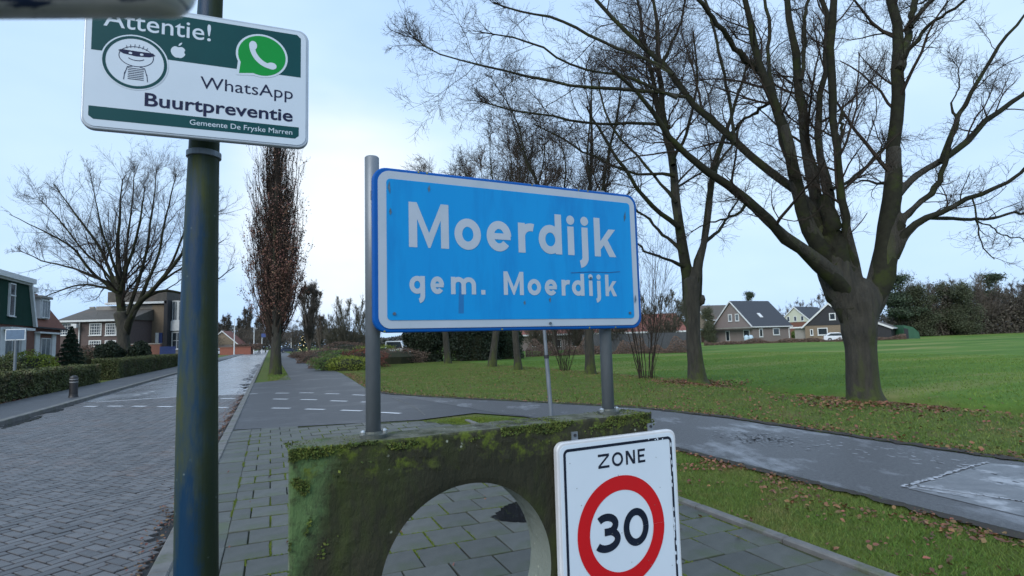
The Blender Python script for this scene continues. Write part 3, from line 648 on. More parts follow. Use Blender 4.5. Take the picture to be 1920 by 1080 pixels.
# 1. the big forked tree on the right
Y0 = 13.2
T1 = [(1625, 764, 122), (1624, 757, 104), (1622, 746, 90), (1620, 732, 83), (1618, 715, 79), (1615, 680, 77), (1613, 650, 76), (1611, 622, 82), (1610, 595, 84), (1611, 570, 92), (1612, 548, 84), (1610, 530, 56), (1610, 520, 26)]
tp = np.array([[*D(x, y, Y0), w * (.41 if y > 630 else .44) / F * Y0 * wid(x)] for x, y, w in T1]); tp[0, 2] = -0.15
L1 = [
 ([(1602, 610, 40), (1586, 565, 62), (1568, 520, 72), (1554, 480, 62), (1540, 440, 42), (1528, 405, 28)], 0.1),
 ([(1604, 600, 44), (1592, 555, 54), (1576, 505, 48), (1562, 455, 42), (1553, 405, 34), (1545, 365, 24)], -0.2),
 ([(1597, 560, 40), (1574, 527, 36), (1548, 499, 31), (1522, 477, 26), (1471, 444, 22), (1425, 403, 20), (1402, 370, 19), (1346, 338, 17), (1286, 296, 14), (1254, 245, 11), (1215, 200, 8), (1150, 130, 5)], -2.2),
 ([(1545, 440, 30), (1513, 361, 17), (1471, 343, 17), (1420, 305, 16), (1379, 264, 15), (1356, 236, 15), (1314, 217, 13), (1286, 180, 13), (1249, 125, 12), (1225, 95, 11), (1152, 51, 8), (1118, 0, 7)], 1.5),
 ([(1560, 500, 40), (1518, 430, 28), (1500, 385, 26), (1492, 350, 25), (1485, 301, 24), (1476, 241, 22), (1444, 185, 16), (1420, 130, 15), (1414, 46, 13), (1397, 0, 11)], -0.8),
 ([(1424, 135, 13), (1379, 93, 11), (1337, 32, 9), (1309, 0, 8)], -1.0),
 ([(1470, 236, 10), (1462, 222, 10), (1439, 120, 8), (1444, 46, 7), (1434, 0, 6)], .6),
 ([(1560, 480, 40), (1536, 394, 26), (1518, 324, 22), (1506, 255, 19), (1502, 139, 17), (1485, 70, 15), (1476, 0, 13)], 0.9),
 ([(1503, 150, 9), (1508, 100, 9), (1506, 50, 8), (1516, 0, 7)], .5),
 ([(1570, 500, 40), (1559, 440, 26), (1555, 370, 22), (1536, 301, 15), (1532, 208, 13), (1546, 125, 12), (1555, 23, 12), (1541, 0, 10)], 1.6),
 ([(1612, 575, 30), (1609, 520, 22), (1600, 470, 18), (1583, 417, 17), (1577, 350, 16), (1573, 301, 16), (1562, 250, 15), (1557, 139, 16), (1559, 46, 17), (1564, 0, 15)], -1.2),
 ([(1574, 285, 9), (1578, 240, 7), (1580, 203, 5)], 0.2),
 ([(1559, 356, 8), (1590, 342, 7), (1610, 324, 6), (1635, 300, 6), (1661, 273, 5)], 1.2),
 ([(1618, 610, 40), (1636, 565, 58), (1654, 520, 54), (1662, 486, 50), (1668, 417, 42), (1674, 347, 36), (1677, 278, 29), (1677, 185, 27), (1684, 116, 30), (1680, 46, 22), (1671, 0, 20)], 0.3),
 ([(1688, 130, 20), (1698, 93, 17), (1706, 46, 15), (1716, 0, 14)], .5),
 ([(1690, 110, 12), (1703, 93, 10), (1740, 51, 8), (1782, 21, 7), (1809, 0, 6)], -0.9),
 ([(1708, 50, 11), (1733, 14, 9), (1750, 0, 8)], .7),
 ([(1678, 370, 22), (1696, 347, 16), (1726, 324, 15), (1772, 296, 15), (1814, 264, 14), (1851, 222, 13), (1888, 199, 12), (1922, 172, 11), (1960, 150, 10)], 0.8),
 ([(1764, 305, 13), (1778, 265, 13), (1791, 231, 12), (1809, 194, 10), (1837, 148, 9), (1874, 83, 8), (1922, 26, 6)], -0.8),
 ([(1680, 440, 26), (1696, 403, 15), (1726, 380, 13), (1754, 356, 14), (1765, 330, 13), (1774, 300, 12), (1783, 260, 11)], -.5),
 ([(1672, 480, 30), (1703, 430, 16), (1740, 407, 14), (1782, 393, 13), (1814, 370, 12), (1865, 356, 10), (1897, 338, 9), (1925, 312, 9), (1960, 290, 8)], -1.2),
 ([(1745, 408, 10), (1785, 410, 9), (1819, 412, 8), (1856, 410, 7), (1888, 403, 6), (1930, 399, 5)], 1.0),
 ([(1823, 372, 4), (1830, 400, 4), (1833, 426, 3.5), (1842, 463, 3), (1865, 486, 2)], -.3),
 ([(1830, 411, 4), (1860, 428, 3.5), (1888, 444, 3), (1925, 447, 2.5)], .3),
 ([(1797, 228, 7), (1785, 210, 6), (1782, 193, 4), (1795, 175, 3), (1801, 155, 3), (1792, 120, 2)], .3),
 ([(1286, 182, 7), (1262, 172, 7), (1218, 168, 7), (1118, 165, 6.5), (1049, 158, 6), (980, 141, 5), (912, 124, 4), (843, 113, 3), (790, 88, 2.4), (765, 60, 1.8)], .8),
 ([(1262, 140, 7), (1210, 112, 6), (1152, 86, 6), (1101, 65, 5.5), (1049, 34, 5), (981, 24, 4), (925, 5, 3)], 1.2),
 ([(1270, 185, 6), (1214, 161, 6), (1152, 137, 5), (1084, 130, 4.5), (1015, 86, 4), (946, 62, 3), (900, 60, 2)], -.6),
 ([(1405, 372, 8), (1388, 400, 6), (1350, 415, 4), (1320, 420, 3), (1295, 435, 2)], .5),
 ([(1445, 190, 8), (1410, 215, 6), (1385, 232, 5), (1363, 262, 4)], 1.5),
 ([(1380, 268, 7), (1372, 225, 6), (1360, 150, 6), (1345, 90, 6), (1330, 20, 5), (1322, 0, 5)], 1.2),
]
limbs = [limb_px(p, Y0, dy) for p, dy in L1]
lim2 = []
for lp, (p, dy) in zip(limbs, L1):      # limbs that leave the picture at the top go on growing
    if p[-1][1] <= 2:
        d = lp[-1, :3] - lp[-2, :3]; d /= np.linalg.norm(d); q = [lp[-1]]
        r = lp[-1, 3]
        for k in range(4):
            d = d + rng.normal(size=3) * .16 + np.array([0, 0, .12]); d /= np.linalg.norm(d); r *= .72
            q.append(np.r_[q[-1][:3] + d * 1.0, r])
        lim2.append(np.array(q))
LV = lambda n1, n2, n3, n4: [(n1, .34, .34, 50, .10, .14, 7, .36, .006, 5, .5), (n2, .12, .50, 44, .08, .20, 6, .48, .0040, 4, .35),
                             (n3, .08, .55, 44, .06, .25, 5, .6, .0036, 3, .32), (n4, .08, .62, 42, .04, .28, 4, .7, .0030, 3, .22)]
build_tree('tree', 'huge bare forked tree with thick mossy trunk right of the blue sign', (*G(1624, 757)[:2], 0), tp, limbs + lim2, LV(6, 6, 5, 2), fuse=len(L1), fuse_vox=.03, tips=[p[-1][1] > 2 for p, dy in L1] + [True] * len(lim2))
# 2. second tree of the row, two slim stems
Y0 = 20.1
T2 = [(1308, 724, 60), (1308, 718, 50), (1307, 710, 42), (1304, 680, 34), (1301, 640, 32), (1299, 600, 31), (1298, 570, 36), (1296, 540, 38), (1294, 522, 34)]
tp = np.array([[*D(x, y, Y0), w * .44 / F * Y0 * wid(x)] for x, y, w in T2]); tp[0, 2] = -0.1
L2 = [
 ([(1296, 560, 30), (1290, 510, 20), (1280, 470, 19), (1272, 420, 18), (1267, 370, 17), (1262, 300, 15), (1250, 250, 14), (1240, 190, 12), (1233, 120, 10), (1238, 50, 8), (1225, 0, 6)], .6),
 ([(1300, 560, 30), (1306, 505, 17), (1320, 460, 14), (1330, 400, 12), (1333, 345, 12), (1343, 290, 10), (1362, 240, 8), (1385, 180, 6), (1400, 120, 4)], -.6),
 ([(1333, 345, 9), (1350, 300, 6), (1375, 270, 5), (1390, 230, 3)], .6),
 ([(1272, 425, 12), (1245, 405, 9), (1222, 390, 9), (1195, 350, 8), (1170, 315, 7), (1140, 272, 6), (1118, 235, 5), (1100, 200, 3)], -1),
 ([(1262, 310, 11), (1245, 240, 10), (1228, 170, 9), (1215, 110, 7), (1200, 40, 6), (1195, 0, 5)], 1.2),
 ([(1282, 475, 10), (1262, 452, 7), (1240, 440, 6), (1212, 405, 5), (1180, 385, 4), (1150, 380, 3)], .8),
 ([(1285, 500, 9), (1262, 490, 6), (1235, 480, 5), (1205, 470, 4), (1180, 440, 3)], -.8),
 ([(1256, 238, 8), (1221, 232, 7), (1170, 230, 6), (1118, 233, 5.5), (1066, 227, 5), (1015, 213, 4.5), (946, 206, 3.5), (900, 190, 2.5)], -.5),
 ([(1266, 330, 8), (1230, 322, 6), (1190, 330, 5), (1150, 310, 5), (1090, 285, 4), (1040, 250, 3.5), (1000, 232, 2.5)], .8),
 ([(1268, 380, 8), (1240, 345, 6), (1205, 300, 5), (1160, 260, 5), (1130, 200, 4), (1122, 150, 3)], 0.9),
 ([(1322, 455, 8), (1350, 430, 6), (1372, 395, 4), (1385, 370, 3)], .8),
 ([(1236, 130, 7), (1255, 90, 6), (1275, 50, 5), (1285, 0, 4)], .8),
 ([(1262, 300, 7), (1285, 260, 6), (1300, 200, 5), (1308, 130, 4), (1300, 60, 3)], -.8),
]
limbs = [limb_px(p, Y0, dy * 1.4) for p, dy in L2]
t2 = build_tree('tree', 'slim bare tree with two stems just right of the blue sign', (*G(1308, 718)[:2], 0), tp, limbs, LV(9, 7, 5, 3), fuse=3, fuse_vox=.035, tips=[p[-1][1] > 2 for p, dy in L2])
kb = MB(D(1312, 562, 20.1)); kb.ring([(0.02, -.22), (.16, -.15), (.2, 0), (.17, .14), (.03, .2)], n=10); obj('burl', np.vstack(kb.v), kb.f, M_bark, t2, smooth=True)

# procedural bare trees (real size, grown upwards)
def grow_tree(name, label, x, y, h, spread, fork, r0, nst, levels, group=None, lean=0.0, twm=None, upw=.12, cat='tree', extra=None, leanx=0.0):
    z0 = tz(x, y)
    n = 8; tp = np.array([[x + lean * k / (n - 1), y, z0 - .1 + (fork + .1) * k / (n - 1), r0 * (1.35 if k == 0 else 1 - .25 * k / (n - 1))] for k in range(n)])
    limbs = []
    for i in range(nst):
        a = 2 * math.pi * (i + random.uniform(-.3, .3)) / nst; rr = spread * random.uniform(.55, 1.0) * (.25 if i == 0 else 1); hh = (h - fork) * random.uniform(.78, 1.0) * (1.0 if i == 0 else 1 - .35 * rr / spread * random.random())
        zb = z0 + fork * random.uniform(.75, 1.0); r = r0 * random.uniform(.4, .6)
        pts = []
        for k in range(7):
            t_ = k / 6
            pts.append([x + lean + math.cos(a) * rr * (t_ ** .8) + random.gauss(0, .12) * t_ * h / 12, y + math.sin(a) * rr * (t_ ** .8) + random.gauss(0, .12) * t_ * h / 12,
                        zb + hh * (t_ ** 1.15 if i else t_), r * (1 - .82 * t_)])
        limbs.append(np.array(pts))
    return build_tree(name, label, (x, y, z0), tp, limbs, levels, group, sides=6, as_parts=extra is None, twm=twm)
LM = [(12, .12, .36, 50, .12, .14, 6, .45, .011, 4, .9), (9, .1, .48, 46, .08, .2, 5, .5, .009, 3, .6), (7, .1, .55, 42, .06, .25, 4, .6, .007, 3, .4)]
for (px, py, h, sp, fk, r0, ns, ln, lab) in [
    (1107, 703, 15.0, 4.0, 5.0, .22, 7, .0, 'bare tree behind the right post of the blue sign'),
    (972, 694, 15.0, 4.4, 5.0, .20, 6, -.3, 'thin bare trunk below the middle of the blue sign, left of the leaning pole'),
    (922, 688, 14.6, 5.2, 5.5, .24, 7, .8, 'pale leaning bare trunk beside the dark evergreen under the blue sign')]:
    g = G(px, py); grow_tree('tree', lab, g[0], g[1], h, sp, fk, r0, ns, LM, lean=ln)

# left: the wide bare tree behind the hedge, crown traced
Y0 = 55.0
T3 = [(237, 692, 36), (237, 680, 32), (233, 650, 30), (230, 613, 30), (226, 585, 34)]
tp = np.array([[*D(x, y, Y0), w * .42 / F * Y0 * wid(x)] for x, y, w in T3]); tp[0, 2] = -0.1
L3 = [
 ([(230, 620, 22), (226, 569, 22), (224, 535, 19), (222, 487, 12), (222, 428, 8), (226, 391, 5), (230, 335, 3)], 1),
 ([(236, 625, 22), (245, 596, 17), (259, 569, 16), (281, 547, 13), (307, 524, 10), (333, 487, 8), (356, 454, 6), (385, 415, 4), (400, 380, 2)], -2),
 ([(255, 575, 12), (274, 556, 9), (307, 542, 8), (341, 552, 6), (380, 540, 5), (415, 520, 3), (440, 500, 2)], 2),
 ([(224, 545, 12), (207, 510, 9), (185, 458, 8), (159, 424, 6), (126, 380, 4), (100, 345, 2)], 2),
 ([(224, 550, 12), (200, 535, 9), (163, 502, 8), (141, 465, 6), (93, 439, 5), (55, 420, 3), (18, 402, 2)], -2),
 ([(222, 550, 9), (205, 540, 8), (156, 532, 6), (122, 541, 4), (90, 555, 3), (60, 560, 2)], 3),
 ([(228, 545, 12), (237, 502, 9), (256, 447, 7), (266, 402, 5), (271, 350, 3)], -2),
 ([(240, 590, 12), (257, 530, 9), (274, 480, 8), (281, 428, 6), (289, 373, 4), (293, 317, 2)], 2),
 ([(262, 565, 11), (280, 520, 8), (296, 487, 7), (307, 428, 6), (319, 373, 4), (330, 330, 2)], 0),
 ([(224, 530, 9), (208, 480, 7), (190, 430, 5), (178, 370, 3), (170, 325, 2)], -3),
 ([(285, 545, 9), (320, 500, 7), (340, 450, 5), (356, 400, 4), (372, 350, 2)], 4),
 ([(226, 560, 10), (235, 500, 8), (240, 440, 6), (248, 380, 4), (252, 320, 2)], 5),
 ([(222, 545, 9), (190, 500, 7), (150, 465, 5), (110, 410, 4), (75, 375, 2)], 5),
 ([(224, 540, 9), (180, 520, 7), (130, 500, 5), (80, 490, 4), (35, 470, 2)], 1),
 ([(300, 530, 7), (345, 500, 5), (385, 470, 4), (420, 450, 2)], 3),
]
limbs = [limb_px([(a_, b_, w_ * .78) for a_, b_, w_ in p], Y0, dy) for p, dy in L3]
build_tree('tree', 'wide spreading bare tree behind the clipped hedge left of the lamp post', (*D(237, 690, Y0)[:2], 0), tp, limbs,
           [(12, .12, .36, 40, .20, .12, 6, .42, .014, 4, .9), (8, .1, .5, 40, .15, .18, 5, .5, .010, 3, .6), (6, .1, .55, 38, .10, .2, 4, .6, .008, 3, .4)], twm=M_twig, fuse=6, fuse_vox=.09)

# columnar oaks with clinging brown leaves along the cycle path
M_oakleaf = mat('oak_leaf_dry', (0.19, 0.090, 0.060), (0.12, 0.065, 0.048), rough=0.8, scale=1.5, island=0.45, c3=(0.19, 0.12, 0.08), mask=(.55, .7), mscale=2)
def column_oak(x, y, H, rmax, seed_leaf, label, group):
    root = thing('columnar_oak', label, 'tree', (x, y, 0), group)
    zs = np.linspace(-.1, H * .9, 12); tpv = np.stack([x + np.sin(zs * .5) * .05, y + zs * 0, zs, .30 * (1 - .85 * np.linspace(0, 1, 12) ** 1.0)], 1); tpv[0, 3] = .4
    V, Fq = tubes(tpv[None, :, :3], tpv[None, :, 3], 12); obj('trunk', V, Fq, M_bark, root, smooth=True)
    prof = lambda z: rmax * np.interp(z / H, [.09, .15, .22, .35, .5, .68, .81, 1.0], [.2, .55, .78, .95, 1.0, .84, .66, .1])
    n = 85; P = np.empty((n, 8, 3)); R = np.empty((n, 8))
    for i in range(n):
        zb = H * random.uniform(.09, .72); a = random.uniform(0, 2 * math.pi); ln = min(H * random.uniform(.25, .42), H - zb)
        zt = zb + ln; rt = float(prof(zt)) * random.uniform(.55, 1.0)
        for k in range(8):
            t_ = k / 7; rr = rt * (1 - (1 - t_) ** 2.2); P[i, k] = (x + math.cos(a) * rr + random.gauss(0, .03), y + math.sin(a) * rr + random.gauss(0, .03), zb + ln * t_ ** 1.1)
        R[i] = .05 * (1 - .8 * np.linspace(0, 1, 8)) * random.uniform(.6, 1.2)
    mesh = [tubes(P, R, 5)]
    P1, R1 = sprout(P, R, 9, .15, .30, 28, .5, .10, 6, .5, .009, .5); mesh.append(tubes(P1, R1, 3))
    P2, R2 = sprout(P1, R1, 5, .1, .55, 26, .4, .14, 4, .6, .007, .35); mesh.append(tubes(P2, R2, 3))
    V, Fq = merge(mesh); obj('crown', V, Fq, M_twig, root, kind='stuff')
    T_ = P2.reshape(-1, 3); T_ = T_[rng.random(len(T_)) < .9]; hh = T_[:, 2] / H
    pk = np.interp(hh, [0, .12, .25, .38, .5, .7, 1], [1, 1, 1, .7, .36, .10, .02])
    side_ = 1 + .5 * np.sin((T_[:, 0] - x) * 1.4)
    cl = np.array([mnoise.noise(Vector(q * 1.5)) for q in T_])
    T_ = T_[(rng.random(len(T_)) < pk * side_ * np.clip(.85 + cl * 1.4, 0, 1.4))]
    T_ = np.repeat(T_, 3, axis=0) + rng.normal(size=(len(T_) * 3, 3)) * .09
    V, Fq = leaf_quads(T_, .105, 0, .8); obj('leaves', V, Fq, M_oakleaf, root, kind='stuff')
    return root
cp = uv(.28, 36.6)
oak = column_oak(cp[0], cp[1], 17.0, 1.85, 0, 'nearest columnar oak with rusty leaves clinging in its lower crown', 'columnar oaks between road and cycle path')
labs = ['second columnar oak right behind the nearest one', 'third columnar oak in the row, mostly hidden by the first two', 'fourth columnar oak of the row beside the cycle path',
        'fifth columnar oak of the row beside the cycle path', 'sixth columnar oak of the row beside the cycle path', 'farthest columnar oak of the row beside the cycle path']
for i, v_ in enumerate([45, 54, 64, 76, 90, 108]):
    c = uv(.30 + (i % 2) * .2, v_); dup(oak, tuple(c), 1.3 * i + .8, random.uniform(.84, .97), labs[i])

# ------------------------------------------------------------------ hedges and shrubs
def foliage(name, P, size, m, parent=None, up=0.0, aspect=.8, **k):
    V, Fq = leaf_quads(P, size, up, aspect); return obj(name, V, Fq, m, parent, kind='stuff', **k)
M_hedge = mat('hedge_leaf', (0.085, 0.098, 0.028), (0.055, 0.072, 0.020), rough=0.7, scale=1.2, island=0.4, c3=(0.10, 0.075, 0.035), mask=(.52, .68), mscale=1.0)
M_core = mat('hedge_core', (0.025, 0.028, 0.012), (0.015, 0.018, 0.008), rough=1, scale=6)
def hedge(label, u0, u1, v0, v1, h, n):
    root = thing('hedge', label, 'hedge', tuple(uv((u0 + u1) / 2, (v0 + v1) / 2)), 'clipped hedges along the left footpath')
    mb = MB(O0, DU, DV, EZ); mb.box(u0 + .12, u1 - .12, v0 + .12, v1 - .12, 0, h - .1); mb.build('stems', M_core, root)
    U_ = rng.uniform(u0, u1, n); V_ = rng.uniform(v0, v1, n); Z_ = h * rng.uniform(0, 1, n) ** .9
    k = rng.integers(0, 5, n)
    e = rng.random(n) < .09; k = np.where(e, 9, k); U_ = np.where(k < 2, u1 - rng.random(n) ** 2 * .2, np.where(k == 2, u0 + rng.random(n) ** 2 * .2, U_)); Z_ = np.where((k >= 3) & (k < 9), h - rng.random(n) ** 2 * .18, Z_)
    V_ = np.where(e, v0 + rng.random(n) ** 2 * .2, V_)
    P = U_[:, None] * DU + V_[:, None] * DV + Z_[:, None] * EZ + np.array([mnoise.noise(Vector((a * .8, b * .8, c))) for a, b, c in zip(U_, V_, Z_)])[:, None] * (DU * .12 + EZ * .10)
    foliage('leaves', P, .075, M_hedge, root)
hedge('clipped hedge nearer the camera, left of the gap with the lawn', -9.2, -7.95, 14, 35.3, 1.0, 42000)
hedge('clipped hedge beyond the lawn gap, running behind the lamp post', -9.4, -8.0, 39.5, 64, 1.18, 36000)
def shrub(name, label, c, r, m, n, size, cat='shrub', group=None, core=.72, up=0.0, stems=True):
    """crown of many leaves over an uneven ellipsoid, with stems inside"""
    z0 = tz(c[0], c[1]); root = thing(name, label, cat, (c[0], c[1], z0), group)
    d = rng.normal(size=(n, 3)); d /= np.linalg.norm(d, axis=1)[:, None]; hl = np.linalg.norm(d[:, :2], axis=1) + 1e-6; fl = np.where(d[:, 2] < 0, (1 / hl) * (1 + .12 * d[:, 2]), 1.0); d[:, :2] *= fl[:, None]
    nzv = np.array([mnoise.noise(Vector((q[0] * 1.9 + c[0], q[1] * 1.9 + c[1], q[2] * 1.9))) for q in d])
    rad = (1 + .35 * nzv) * rng.uniform(core, 1.02, n) ** .7
    P = d * rad[:, None] * np.array([r[0], r[1], r[2] * .5]) + np.array([c[0], c[1], z0 + r[2] * .5]); P[:, 2] = np.maximum(P[:, 2], z0 + .02)
    foliage('leaves', P, size, m, root, up=up)
    mb = MB((c[0], c[1], z0)); 
    for k in range(6):
        a = k * 1.05; mb.cyl((0, 0, -.05), (math.cos(a) * r[0] * .5, math.sin(a) * r[1] * .5, r[2] * .6), .04, .015, 5)
    mb.ring([(r[0] * .60, 0.0), (r[0] * .62, r[2] * .18), (r[0] * .66, r[2] * .45), (r[0] * .42, r[2] * .75), (.03, r[2] * .84)], n=12)
    mb.build('stems', M_core, root); return root
M_yew = mat('yew_leaf', (0.016, 0.030, 0.012), (0.010, 0.020, 0.008), rough=0.7, scale=1, island=.4)
M_yel = mat('gold_leaf', (0.19, 0.23, 0.02), (0.12, 0.16, 0.02), rough=0.7, scale=1, island=.3)
M_red = mat('red_leaf', (0.18, 0.055, 0.035), (0.11, 0.042, 0.03), rough=0.8, scale=1, island=.4)
M_grn = mat('green_leaf', (0.095, 0.165, 0.026), (0.06, 0.11, 0.02), rough=0.7, scale=1, island=.3)
M_brn = mat('heather_leaf', (0.16, 0.105, 0.078), (0.11, 0.077, 0.060), rough=0.9, scale=1, island=.35)
M_spr = mat('spruce_leaf', (0.022, 0.045, 0.020), (0.014, 0.030, 0.013), rough=0.8, scale=1, island=.35)
g = D(206, 680, 51); shrub('yew', 'dark round yew left of the wide bare tree trunk', g[:2], (1.1, 1.1, 2.5), M_yew, 9000, .16)
g = D(262, 680, 52); shrub('yew', 'smaller dark round yew right of the wide bare tree trunk', g[:2], (.85, .85, 2.4), M_yew, 7000, .16)
g = D(55, 690, 33); shrub('shrub', 'yellow green low shrub in front of the red tiled house', g[:2], (1.7, .8, 1.75), M_yel, 5000, .09)
g = D(12, 700, 26); shrub('shrub', 'ragged dark bush at the left picture edge by the leaves', g[:2], (.75, .7, 1.6), M_hedge, 4000, .08)
g = D(165, 660, 52); shrub('shrub', 'brown bare-looking bush between the small spruce and the yew', g[:2], (2.2, 1.2, 2.2), M_brn, 6000, .11)
def spruce(x, y, h, r, label, name='spruce', n=12000, size=.14, lights=0, group=None, mt=None):
    z0 = tz(x, y); root = thing(name, label, 'tree', (x, y, z0), group)
    mb = MB((x, y, z0)); mb.cyl((0, 0, -.1), (0, 0, h * .95), r * .07, .02, 8); mb.build('trunk', M_bark2, root)
    t_ = rng.random(n) ** .8; lay_ = np.round(t_ * 11) / 11; z = h * (.05 + .95 * (t_ * .75 + lay_ * .25)); rr = r * (1 - z / h) * (rng.random(n) ** .45) + .04
    a = rng.uniform(0, 2 * math.pi, n); rr *= 1 + .22 * np.sin(a * 5 + lay_ * 30)
    P = np.stack([x + rr * np.cos(a), y + rr * np.sin(a), z0 + z - rr * .22], 1)
    foliage('needles', P, size, mt or M_spr, root, up=.3, aspect=.4)
    if lights:
        me0 = None; Ml = mat('fairy_light', (1, .85, .5), rough=.5, emit=(1, .80, .42, 1.0))
        for k in range(lights):
            tt = (k + .5) / lights; zz = h * (.08 + .88 * tt); q = r * (1 - zz / h) * 1.02; an = k * 2.4 - 1.2
            mb = MB((x + q * math.cos(an), y + q * math.sin(an), z0 + zz - q * .2)); mb.ring([(.01, -.07), (.05, -.03), (.055, .01), (.03, .06), (.01, .07)], n=6); mb.build('light_bulb', Ml, root)
    return root
g = D(131, 690, 40); spruce(g[0], g[1], 3.4, 1.2, 'small dark spruce between the red tiled house and the grid windowed school', n=16000)

# ------------------------------------------------------------------ bollard, street name sign
root = thing('bollard', 'black bollard with two white bands on the left footpath', 'bollard', tuple(uv(-6.25, 24.4, .1)))
c = uv(-6.25, 24.4, .1)
mb = MB(c); mb.ring([(.15, 0), (.135, .04), (.125, .10), (.118, .62), (.125, .66), (.10, .71), (.05, .735)], n=20); mb.build('post', mat('bollard_black', (.018, .018, .02), rough=.45), root, smooth=False)
for z in (.50, .60):
    mb = MB(c); mb.ring([(.124, z), (.1245, z + .028)], n=20); mb.build('band', mat('white_band', (.30, .31, .32), rough=.5), root)
M_galv = mat('galvanised_steel', (0.20, 0.225, 0.25), (0.11, 0.13, 0.15), rough=0.45, scale=5, det=6, metal=0.35, c3=(0.07, 0.085, 0.07), mask=(.55, .7), mscale=2.2, stretch=(1, 1, .35), bump=.0008, bscale=60)
q = D(26, 722, 24); q[2] = 0
zt = D(26, 617, 24)[2]; zb = D(26, 638, 24)[2]
root = thing('street_sign', 'grey blue name board with white edge on a post at far left', 'sign', tuple(q))
mb = MB(q); mb.cyl((0, 0, 0), (0, 0, zb + .1), .06, .055, 10); mb.build('post', M_galv, root)
sx_ = .42
mb = MB(q); mb.box(-sx_, sx_, -.05, -.02, zb, zt); mb.build('board', mat('board_white', (.62, .66, .70), rough=.4), root)
mb = MB(q); mb.box(-sx_ + .035, sx_ - .035, -.056, -.046, zb + .035, zt - .035); mb.build('panel', mat('panel_blue', (.10, .16, .25), rough=.35), root)

# ------------------------------------------------------------------ buildings
M_brickred = mat('house_brick_red', (0.19, 0.085, 0.060), (0.13, 0.062, 0.048), rough=0.9, scale=9, bump=.004, bscale=30)
M_brickbrn = mat('house_brick_brown', (0.22, 0.185, 0.175), (0.165, 0.138, 0.130), rough=0.9, scale=9, bump=.004, bscale=30)
M_brickpurp = mat('school_brick', (0.125, 0.092, 0.085), (0.085, 0.065, 0.065), rough=0.9, scale=6)
M_white = mat('white_paint', (0.66, 0.68, 0.68), (0.55, 0.57, 0.58), rough=0.5, scale=3)
M_grey = mat('grey_render', (0.26, 0.25, 0.23), (0.20, 0.19, 0.175), rough=0.8, scale=1.5)
M_tan = mat('tan_brick', (0.22, 0.170, 0.120), (0.17, 0.132, 0.095), rough=0.9, scale=5)
M_greenw = mat('green_cladding', (0.010, 0.045, 0.032), (0.007, 0.032, 0.024), spec=.15, rough=0.85, scale=2, stretch=(1, 1, .2))
M_rooft = mat('roof_tile_red', (0.21, 0.075, 0.045), (0.14, 0.055, 0.038), rough=0.8, scale=7)
M_roofg = mat('roof_grey_brown', (0.11, 0.10, 0.088), (0.075, 0.07, 0.062), rough=0.9, scale=3, c3=(.15, .10, .08), mask=(.55, .7), mscale=.5)
M_roofd = mat('roof_slate_dark', (0.045, 0.050, 0.060), (0.032, 0.037, 0.046), rough=0.7, scale=6)
M_roofo = mat('roof_orange', (0.22, 0.075, 0.05), (0.16, 0.062, 0.048), rough=0.8, scale=2)
M_glass = mat('window_glass', (0.035, 0.045, 0.055), (0.02, 0.028, 0.036), rough=0.08, scale=.7, spec=.7)
M_curt = mat('curtained_glass', (0.20, 0.23, 0.25), (0.08, 0.10, 0.12), rough=0.2, scale=2.5, spec=.6)
M_dark = mat('dark_wood', (0.022, 0.024, 0.030), (0.015, 0.016, 0.02), rough=.7, scale=3)
M_blue = mat('blue_paint', (0.02, 0.05, 0.20), (0.015, 0.04, 0.15), rough=.5)

def window(parent, fr, x0, x1, z0, z1, y=-.04, nx=1, nz=1, fw=.07, frame_m=None, glass_m=None, sill=True, depth=.10):
    """window in a wall frame: x along the wall, -y outwards"""
    o, ex, ey = fr; fm = frame_m or M_white
    mb = MB(o, ex, ey, EZ)
    mb.box(x0, x1, y - .03, y + depth, z1 - fw, z1).box(x0, x1, y - .03, y + depth, z0, z0 + fw).box(x0, x0 + fw, y - .028, y + depth, z0 + fw, z1 - fw).box(x1 - fw, x1, y - .028, y + depth, z0 + fw, z1 - fw)
    for i in range(1, nx): xx = x0 + (x1 - x0) * i / nx; mb.box(xx - .02, xx + .02, y - .02, y + depth, z0 + fw, z1 - fw)
    for i in range(1, nz): zz = z0 + (z1 - z0) * i / nz; mb.box(x0 + fw, x1 - fw, y - .018, y + depth, zz - .02, zz + .02)
    w = mb.build('window', fm, parent)
    mb = MB(o, ex, ey, EZ); mb.box(x0 + .02, x1 - .02, y + .01, y + .03, z0 + .02, z1 - .02); mb.build('pane', glass_m or M_glass, w)
    if sill: mb = MB(o, ex, ey, EZ); mb.box(x0 - .05, x1 + .05, y - .09, y - .03, z0 - .05, z0 + .015); mb.build('sill', M_white, w)
    return w
S_L = (uv(-15, 0), DV, -DU)          # facade plane on the left side of the street: x = v, -y towards the street
fr = S_L
# green gambrel house
h1 = thing('house', 'green clad house with white cornice at the left picture edge', 'house', tuple(uv(-15, 44)))
mb = MB(*fr, EZ); mb.box(36, 48.75, 0, 8, 0, 3.45); mb.build('wall', M_brickred, h1)
mb = MB(*fr, EZ); mb.ext([(35, 3.45), (48.85, 3.45), (47.65, 6.25), (36.2, 6.25)], -.12, 8); mb.build('cladding', M_greenw, h1)
mb = MB(*fr, EZ); mb.box(35.6, 48.0, -.42, 8.3, 6.25, 6.58); mb.box(35.8, 47.85, -.26, 8.1, 6.13, 6.25); mb.build('cornice', M_white, h1)
mb = MB(*fr, EZ); mb.ext([(48.70, 3.40), (49.0, 3.40), (47.80, 6.24), (47.55, 6.24)], -.30, -.121); mb.build('bargeboard', M_white, h1)
window(h1, fr, 44.4, 45.25, 3.95, 6.0, y=-.20, nx=1, nz=1); 
mb = MB(*fr, EZ); mb.box(44.4, 45.25, -.25, -.15, 5.2, 5.28); mb.build('transom', M_white, h1)
dr = window(h1, fr, 44.5, 46.8, .15, 2.9, nx=2, nz=1, glass_m=M_curt, sill=False)
